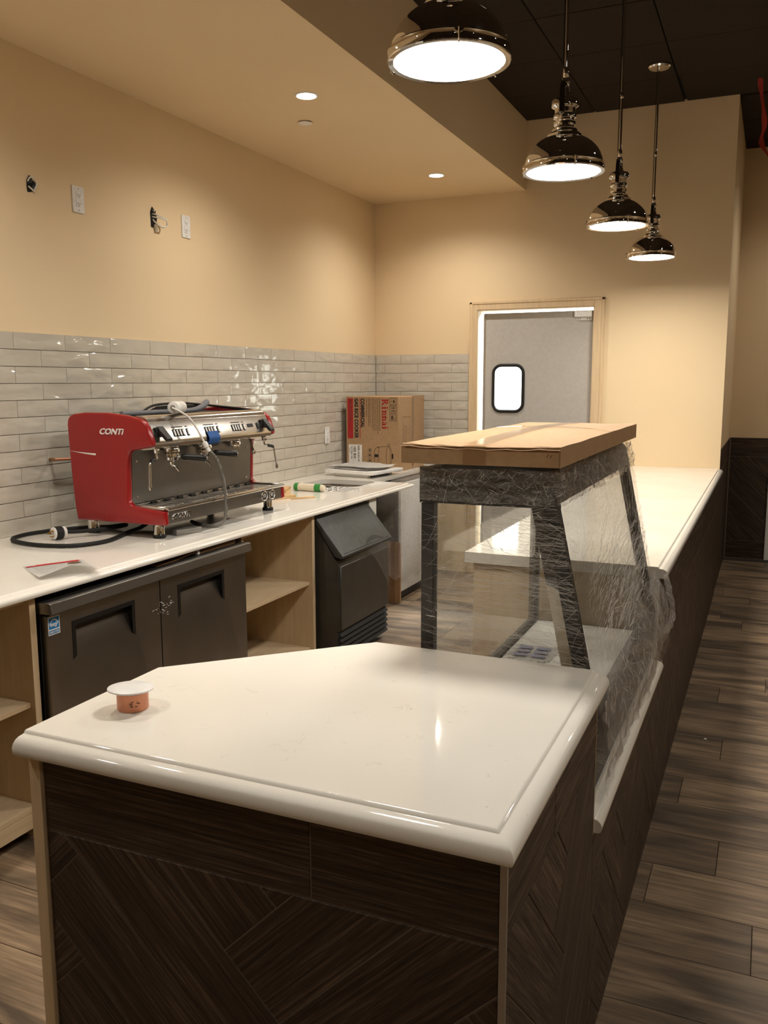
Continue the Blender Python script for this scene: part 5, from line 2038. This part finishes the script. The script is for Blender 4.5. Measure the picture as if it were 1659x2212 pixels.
def film_top(u, v):
    # bunched band round the head of the case: along the near rail, round the corner, along the front rail
    L1 = 0.32
    L2 = CY1 - CY0
    s = u * (L1 + L2)
    if s < L1:
        p = Vector((CXB + 0.0 + s, CY0 - 0.010, 0))
        n = Vector((0, -1, 0))
        xz = 0
    else:
        p = Vector((0, CY0 - 0.005 + (s - L1), 0))
        n = Vector((1, 0, 0))
        xz = 1
    z = 1.262 + v * 0.078 + 0.012 * mnoise.noise(Vector((s * 9, 0.3, 1)))
    if xz:
        p.x = slx(z) + 0.010
    a = mnoise.noise(Vector((s * 16, v * 5, 8))) * 0.012 + abs(mnoise.noise(Vector((s * 48, v * 8, 2)))) * 0.012 + abs(mnoise.noise(Vector((s * 110, v * 16, 5)))) * 0.005
    return Vector((p.x, p.y, z)) + n * (a + 0.006)


for nm, fn, a, b2, us, mt in (('end_film', film_end(CY0 - 0.006, 1.0), 40, 50, (0.42, 0.69), 'film'), ('end_film', film_end(CY1 + 0.006, 9.0), 26, 34, (0.42, 0.69), 'film'),
                              ('front_film', film_front(4.0, 0.010), 60, 44, (1.08, 0.7), 'film'),
                              ('head_film', film_top, 300, 30, (1.38, 0.09), 'film_head')):
    bm = bmesh.new()
    sheet_grid(bm, fn, a, b2, us)
    mk(nm, bm, mt, dc, 180)


# pulled strands and crumpled folds lying on the film
def strands(name, fn, su, sv, n, a_mean, a_dev, l0, l1, w0, w1, wob, region=(0, 1, 0, 1), lift=0.002, seed=1):
    rnd = random.Random(seed)
    bm = bmesh.new()
    eps = 0.004
    for q in range(n):
        u = region[0] + (region[1] - region[0]) * rnd.random()
        v = region[2] + (region[3] - region[2]) * rnd.random()
        a = rnd.gauss(a_mean, a_dev)
        L = rnd.uniform(l0, l1)
        k = max(3, int(L / 0.012))
        w = rnd.uniform(w0, w1)
        curl = rnd.gauss(0, wob)
        prev = None
        for i in range(k + 1):
            uu, vv = max(0, min(1, u)), max(0, min(1, v))
            p = fn(uu, vv)
            pu = fn(min(1, uu + eps), vv) - fn(max(0, uu - eps), vv)
            pv = fn(uu, min(1, vv + eps)) - fn(uu, max(0, vv - eps))
            nn = pu.cross(pv)
            nn = nn.normalized() if nn.length > 1e-9 else Vector((0, -1, 0))
            d = pu.normalized() * math.cos(a) + pv.normalized() * math.sin(a)
            sd = nn.cross(d)
            sd = sd.normalized() if sd.length > 1e-9 else Vector((0, 0, 1))
            ww = w * (0.35 + 0.65 * math.sin(math.pi * min(1, (i + 0.3) / (k + 0.6))))
            tilt = (sd + nn * rnd.uniform(-0.8, 0.8)).normalized()
            cur = (bm.verts.new(p + nn * lift + tilt * ww / 2), bm.verts.new(p + nn * lift - tilt * ww / 2))
            if prev:
                bm.faces.new((prev[0], cur[0], cur[1], prev[1]))
            prev = cur
            st = L / k
            u += math.cos(a) * st / su
            v += math.sin(a) * st / sv
            if u < 0 or u > 1 or v < 0 or v > 1:
                break
            a += curl * 0.3 + rnd.gauss(0, wob * 0.6)
    o = mk(name, bm, 'strand', dc, 180)
    o['kind'] = 'stuff'
    return o


fe = film_end(CY0 - 0.006, 1.0)
ff = film_front(4.0, 0.010)
strands('film_strands', fe, 0.40, 0.69, 560, -0.12, 0.18, 0.04, 0.30, 0.0004, 0.0010, 0.02, (0, 1, 0.05, 0.86), -0.002, 3)
strands('film_strands', fe, 0.40, 0.69, 60, 0.70, 0.25, 0.05, 0.22, 0.0004, 0.0009, 0.03, (0, 1, 0.30, 0.86), -0.002, 5)
strands('film_strands', fe, 0.40, 0.69, 60, -0.3, 0.5, 0.008, 0.03, 0.0015, 0.0036, 0.10, (0, 1, 0.05, 0.86), -0.003, 6)
strands('film_strands', ff, 1.08, 0.69, 190, 0.22, 0.10, 0.15, 0.55, 0.0010, 0.0026, 0.01, (0.05, 0.8, 0.28, 0.60), 0.003, 7)
strands('film_strands', ff, 1.08, 0.69, 150, -0.3, 0.6, 0.04, 0.22, 0.0006, 0.0020, 0.05, (0.06, 1, 0.05, 0.45), 0.003, 8)
strands('film_strands', ff, 1.08, 0.69, 70, 0.9, 0.5, 0.03, 0.14, 0.0005, 0.0014, 0.06, (0.1, 1, 0.6, 1.0), 0.003, 9)
strands('film_folds', film_top, 1.38, 0.078, 110, 0.7, 0.8, 0.008, 0.045, 0.0004, 0.0012, 0.10, (0, 0.25, 0.28, 1.0), 0.002, 11)
strands('film_folds', film_top, 1.38, 0.078, 130, 1.2, 0.5, 0.010, 0.06, 0.0004, 0.0014, 0.08, (0.22, 1, 0.0, 1.0), 0.002, 12)


# torn, twisted film gathered at the lower front
def film_skirt(u, v):
    y = CY0 - 0.01 + u * 1.09
    top = 0.80 + 0.10 * u + 0.02 * math.sin(u * 9)
    z = top - v * (top - 0.612 - 0.03 * abs(math.sin(u * 5)))
    x = slx(max(0.72, z)) + 0.018 + 0.030 * u * math.sin(math.pi * min(1, v * 1.1)) + mnoise.noise(Vector((u * 14, v * 4, 3))) * 0.014 + mnoise.noise(Vector((u * 34, v * 9, 6))) * 0.007
    return Vector((min(x, -0.268), y, z))


bm = bmesh.new()
sheet_grid(bm, film_skirt, 90, 26, (1.09, 0.25))
mk('film_skirt', bm, 'film_bunched', dc, 180)
strands('film_folds', film_skirt, 1.09, 0.25, 240, -1.1, 0.5, 0.03, 0.16, 0.0006, 0.0024, 0.08, (0, 1, 0, 1), 0.003, 13)
bm = bmesh.new()
pts = smooth_path([(-0.285, 2.93, 0.90), (-0.268, 2.93, 0.84), (-0.258, 2.94, 0.79), (-0.256, 2.92, 0.755), (-0.268, 2.86, 0.735), (-0.285, 2.74, 0.735), (-0.300, 2.60, 0.755), (-0.312, 2.42, 0.79)], 8)
tube(bm, [p + Vector((mnoise.noise(p * 40) * 0.006, 0, mnoise.noise(p * 40 + Vector((5, 5, 5))) * 0.006)) for p in pts], [0.008 + 0.005 * abs(mnoise.noise(p * 25)) for p in pts], 9)
uvl = bm.loops.layers.uv.verify()
for f in bm.faces:
    for lp_ in f.loops:
        lp_[uvl].uv = (lp_.vert.co.y * 1.0, lp_.vert.co.z + lp_.vert.co.x)
mk('twisted_film', bm, 'film_bunched', dc, 180)

# manual lying inside the case
mp_ = add_sheet('paper_manual', 'paper', paper_quad((-0.70, 2.47), (-0.56, 2.46), (-0.55, 2.62), (-0.69, 2.62), 0.7062, lambda u, v: 0.001 + 0.004 * u * v), None, 6, 6)
tag(mp_, 'printed paper leaflet lying inside the wrapped display case', 'paper')
b = bmesh.new()
for r_ in range(3):
    for c_ in range(2):
        x, y = -0.675 + c_ * 0.055, 2.49 + r_ * 0.038
        flat(b, [(x, y), (x + 0.042, y), (x + 0.042, y + 0.026), (x, y + 0.026)], Matrix.Translation((0, 0, 0.7125)))
mk('print', b, 'leaflet_print', mp_, 0)

# ------------------------------------------------------------------ flat carton on top of the case
fc = thing('flat_carton', 'flat taped cardboard carton lying on top of the display case', 'box', (-0.57, 2.37, 1.346))
FX0, FX1, FY0, FY1, FZ0, FZ1 = -0.757, -0.396, 1.812, 2.935, 1.3505, 1.398


def carton(bm):
    tmp = bmesh.new()
    nx, ny = 10, 24
    top = []
    for i in range(nx + 1):
        rowv = []
        for k in range(ny + 1):
            u, v = i / nx, k / ny
            z = FZ1 - 0.004 + 0.010 * math.sin(math.pi * v) * math.sin(math.pi * u) ** 0.6 - (0.006 if k == 0 else 0) * (1 - abs(2 * u - 0.9)) + 0.0015 * mnoise.noise(Vector((u * 5, v * 8, 0)))
            rowv.append(tmp.verts.new((FX0 + u * (FX1 - FX0), FY0 + v * (FY1 - FY0), z)))
        top.append(rowv)
    bot = {}
    for i in range(nx):
        for k in range(ny):
            tmp.faces.new((top[i][k], top[i + 1][k], top[i + 1][k + 1], top[i][k + 1]))
    rim = [top[i][0] for i in range(nx)] + [top[nx][k] for k in range(ny)] + [top[i][ny] for i in range(nx, 0, -1)] + [top[0][k] for k in range(ny, 0, -1)]
    low = [tmp.verts.new((v.co.x, v.co.y, FZ0)) for v in rim]
    n = len(rim)
    for i in range(n):
        tmp.faces.new((low[i], low[(i + 1) % n], rim[(i + 1) % n], rim[i]))
    tmp.faces.new(low[::-1])
    bmesh.ops.recalc_face_normals(tmp, faces=tmp.faces)
    merge(bm, tmp)


body = part('shell', 'cardboard', fc, carton, smooth=35)


def ztop(x, y):
    u, v = (x - FX0) / (FX1 - FX0), (y - FY0) / (FY1 - FY0)
    return FZ1 - 0.004 + 0.010 * math.sin(math.pi * max(0, min(1, v))) * max(0, math.sin(math.pi * max(0, min(1, u)))) ** 0.6


# folded edge of the near end: the top flap overhangs a dark gap
part('flap_gap', 'cardboard_dark', fc, box, FX0 + 0.012, FX1 - 0.004, FY0 - 0.0015, FY0 + 0.001, FZ1 - 0.0145, FZ1 - 0.0075)
part('end_flap', 'cardboard', fc, box, FX0 + 0.004, FX1 - 0.003, FY0 - 0.0025, FY0, FZ0 + 0.001, FZ1 - 0.0145, 0.0005)


def lid_edge(bm):
    pts = [(FX0 + (FX1 - FX0) * k / 16, FY0 - 0.002, ztop(FX0 + (FX1 - FX0) * k / 16, FY0) - 0.002 - 0.004 * math.sin(math.pi * k / 16) + 0.0012 * math.sin(k * 1.9)) for k in range(17)]
    for p, q in zip(pts, pts[1:]):
        f = [bm.verts.new((p[0], p[1] - 0.004, p[2] - 0.003)), bm.verts.new((q[0], q[1] - 0.004, q[2] - 0.003)), bm.verts.new((q[0], q[1] + 0.012, q[2] + 0.003)), bm.verts.new((p[0], p[1] + 0.012, p[2] + 0.003))]
        bm.faces.new(f)
    bmesh.ops.solidify(bm, geom=bm.faces[:], thickness=0.002)


part('lid_edge', 'cardboard', fc, lid_edge)


def tape_long(x0, x1, ya, yb, n=24, drop=0.0):
    def f(u, v):
        x = x0 + (x1 - x0) * u
        y = ya + (yb - ya) * v
        return Vector((x, y, ztop(x, y) + 0.0022))
    return f


b = bmesh.new()
sheet_grid(b, tape_long(-0.610, -0.558, FY0 + 0.001, FY1), 3, 26)
mk('tape_strip', b, 'tape', fc, 60)
b = bmesh.new()
sheet_grid(b, tape_long(FX0 + 0.001, FX1 - 0.001, 2.42, 2.47), 12, 2)
mk('tape_strip', b, 'tape', fc, 60)
b = bmesh.new()
box(b, -0.610, -0.558, FY0 - 0.0042, FY0 - 0.003, FZ0 + 0.0, FZ1 - 0.004)
mk('tape_strip', b, 'tape', fc)
b = bmesh.new()
strokes(b, [[(-0.425, 1.372), (-0.420, 1.380)], [(-0.418, 1.371), (-0.413, 1.379)]], 0.0016, Matrix(((1, 0, 0, 0), (0, 0, -1, FY0 - 0.0028), (0, 1, 0, 0), (0, 0, 0, 1))))
mk('pen_mark', b, 'brown_print', fc, 0)

# ------------------------------------------------------------------ copper sleeve with a white cap on the peninsula
cp = thing('capped_sleeve', 'short copper sleeve under a white round cap on the peninsula top', 'pipe fitting', (-1.083, 1.262, ZK))
part('sleeve', 'copper', cp, lathe, [(0.0285, ZK + 0.0004), (0.0295, ZK + 0.002), (0.0295, ZK + 0.034), (0.027, ZK + 0.034), (0.027, ZK + 0.004)], 36, Matrix.Translation((-1.083, 1.262, 0)), smooth=50)
part('cap', 'white_plastic', cp, lambda bm: lathe(bm, [(0.026, -0.004), (0.026, 0.001), (0.040, 0.0015), (0.0435, 0.003), (0.0430, 0.0055), (0.030, 0.0095), (0.001, 0.0115)], 40, Matrix.Translation((-1.085, 1.260, ZK + 0.036)) @ Matrix.Rotation(math.radians(-3), 4, 'X')))
b = bmesh.new()
for k in range(16):
    a = math.radians(-62 + random.uniform(0, 34))
    z = ZK + 0.010 + 0.014 * random.random()
    d = Vector((math.cos(a), math.sin(a), 0))
    tt = Vector((-d.y, d.x, 0))
    L = random.uniform(0.002, 0.006)
    c = Vector((-1.083, 1.262, z)) + d * 0.0299
    b.faces.new([b.verts.new(c + tt * s * L / 2 + Vector((0, 0, h))) for s, h in ((-1, 0), (1, 0), (1, 0.0008), (-1, 0.0008))])
pr_ = mk('stamped_print', b, 'brown_print', cp, 0)
pr_['kind'] = 'stuff'

# ------------------------------------------------------------------ wall fittings on the left wall
XWF = XW - 0.006


def wall_m(y, z, lift=0.0):
    return Matrix(((0, 0, 1, XWF + lift), (1, 0, 0, y), (0, 1, 0, z), (0, 0, 0, 1)))


def outlet(y, z, label, sw=False, lift=0.0):
    t = thing('wall_outlet' if not sw else 'light_switch', label, 'outlet' if not sw else 'switch', (XWF, y, z))
    m = wall_m(y, z, lift)
    pl = part('plate', 'white_plastic', t, lambda bm: prism(bm, rrect(-0.0375, 0.0375, -0.060, 0.060, 0.003, 2), 'z', 0, 0.006, 0.002, m))
    part('insert', 'white_plastic', t, lambda bm: prism(bm, rrect(-0.017, 0.017, -0.034, 0.034, 0.003, 2), 'z', 0.0055, 0.008, 0.0006, m))
    if not sw:
        for zz in (-0.019, 0.019):
            for dx, hh in ((-0.006, 0.0045), (0.006, 0.0038)):
                part('slot', 'black_plastic', t, lambda bm, zz=zz, dx=dx, hh=hh: box(bm, dx - 0.0013, dx + 0.0013, zz - hh, zz + hh, 0.0078, 0.0084, 0, 1, m))
            part('slot', 'black_plastic', t, lambda bm, zz=zz: lathe(bm, [(0.0025, 0.0078), (0.0025, 0.0084)], 10, m @ Matrix.Translation((0, zz - 0.009, 0))))
    else:
        part('rocker', 'white_plastic', t, lambda bm: box(bm, -0.013, 0.013, -0.028, 0.028, 0.008, 0.0105, 0.0012, 1, m))
    for zz in (-0.048, 0.048):
        part('screw', 'grey_metal', t, lambda bm, zz=zz: lathe(bm, [(0.003, 0.006), (0.003, 0.0068)], 8, m @ Matrix.Translation((0, zz, 0))))
    return t


outlet(3.280, 2.372, 'white wall outlet left of the looped white cable')
outlet(4.101, 2.377, 'white wall outlet right of the looped white cable')
outlet(5.725, 1.143, 'white switch plate on the glazed tile beside the carton', True, 0.012)


def wire_hole(y, z, w, h, label, loops):
    t = thing('wire_opening', label, 'wiring', (XWF, y, z))
    m = wall_m(y, z)
    pts = []
    n = 14
    for k in range(n):
        a = 2 * math.pi * k / n
        r = 1 + 0.16 * math.sin(3 * a + y * 7) + 0.10 * math.sin(5 * a)
        pts.append((w * r * math.cos(a), h * r * math.sin(a)))
    part('hole', 'black_plastic', t, lambda bm: flat(bm, pts, m, 0.0008), smooth=0)
    for k, pp in enumerate(loops):
        b = bmesh.new()
        tube(b, smooth_path([m @ Vector(p) for p in pp], 6), 0.0034, 8)
        mk('cable', b, 'white_wire' if k % 3 != 2 else 'black_plastic', t)
    return t


wire_hole(2.998, 2.383, 0.029, 0.034, 'ragged wall hole with cut cable ends, leftmost on the cream wall',
          [[(-0.018, 0.012, 0.001), (-0.012, 0.028, 0.012), (0.004, 0.026, 0.016), (0.016, 0.030, 0.010)], [(0.018, 0.020, 0.001), (0.020, 0.004, 0.014), (0.010, -0.018, 0.012), (0.016, -0.030, 0.006)],
           [(-0.012, 0.004, 0.002), (0.002, 0.000, 0.016), (0.014, 0.010, 0.012)], [(-0.016, -0.008, 0.002), (-0.004, -0.020, 0.010), (0.010, -0.026, 0.008)]])
wire_hole(3.825, 2.380, 0.027, 0.050, 'dark wall hole with a looped white cable between two outlets',
          [[(-0.006, 0.020, 0.001), (0.012, 0.010, 0.030), (0.050, 0.000, 0.040), (0.062, -0.026, 0.040), (0.040, -0.046, 0.034), (0.010, -0.036, 0.022), (-0.004, -0.016, 0.004)],
           [(-0.008, 0.004, 0.001), (0.020, -0.002, 0.034), (0.052, -0.010, 0.044), (0.058, -0.034, 0.044), (0.030, -0.044, 0.036), (0.002, -0.030, 0.020), (-0.008, -0.010, 0.004)],
           [(-0.010, 0.036, 0.002), (0.000, 0.024, 0.010), (0.010, 0.034, 0.008)], [(0.002, -0.034, 0.003), (0.006, -0.052, 0.010), (0.008, -0.070, 0.008)], [(0.010, -0.034, 0.003), (0.014, -0.050, 0.012), (0.018, -0.068, 0.010)]])

st_ = thing('pipe_stub', 'rusty pipe stub sticking out of the tile behind the coffee machine', 'pipe', (XW, 3.05, 1.178))
b = bmesh.new()
tube(b, [(XW - 0.002, 3.010, 1.186), (XW + 0.055, 2.975, 1.188)], 0.008, 10)
mk('pipe', b, 'cardboard_dark', st_)
b = bmesh.new()
tube(b, [(XW + 0.050, 2.978, 1.188), (XW + 0.055, 3.12, 1.182), (XW + 0.06, 3.22, 1.178)], 0.0065, 10)
mk('pipe', b, 'copper', st_)

# red ribbon hanging from the ceiling at the right edge
b = bmesh.new()
rp = smooth_path([(-0.178, 6.30, ZC + 0.001), (-0.172, 6.30, 3.36), (-0.147, 6.29, 3.22), (-0.138, 6.27, 3.12), (-0.150, 6.25, 3.05), (-0.140, 6.22, 2.99), (-0.100, 6.18, 2.92), (-0.04, 6.12, 2.84), (0.05, 6.05, 2.78)], 6)
for i in range(len(rp) - 1):
    p, q = rp[i], rp[i + 1]
    wv_ = lambda k: Vector((0.012 + 0.004 * math.sin(k * 0.5), 0.010, 0.002))
    b.faces.new([b.verts.new(p - wv_(i)), b.verts.new(p + wv_(i)), b.verts.new(q + wv_(i + 1)), b.verts.new(q - wv_(i + 1))])
bmesh.ops.remove_doubles(b, verts=b.verts, dist=1e-5)
bmesh.ops.solidify(b, geom=b.faces[:], thickness=0.0008)
tag(mk('ribbon', b, 'ribbon_red'), 'red ribbon hanging from the dark ceiling at the right edge', 'ribbon')

# small scraps on the aisle floor
for k, (x, y, r, lab) in enumerate(((0.022 - 0.02, 1.98, 0.003, 'tiny white pellet on the aisle floor nearest the viewer'), (-0.176, 3.83, 0.006, 'small white chip on the aisle floor beside the bar'))):
    b = bmesh.new()
    lathe(b, [(r, 0.0002), (r * 1.1, r * 0.4), (r * 0.5, r * 0.8)], 8, Matrix.Translation((x, y, 0)))
    tag(mk('floor_scrap', b, 'white_plastic'), lab, 'scrap')
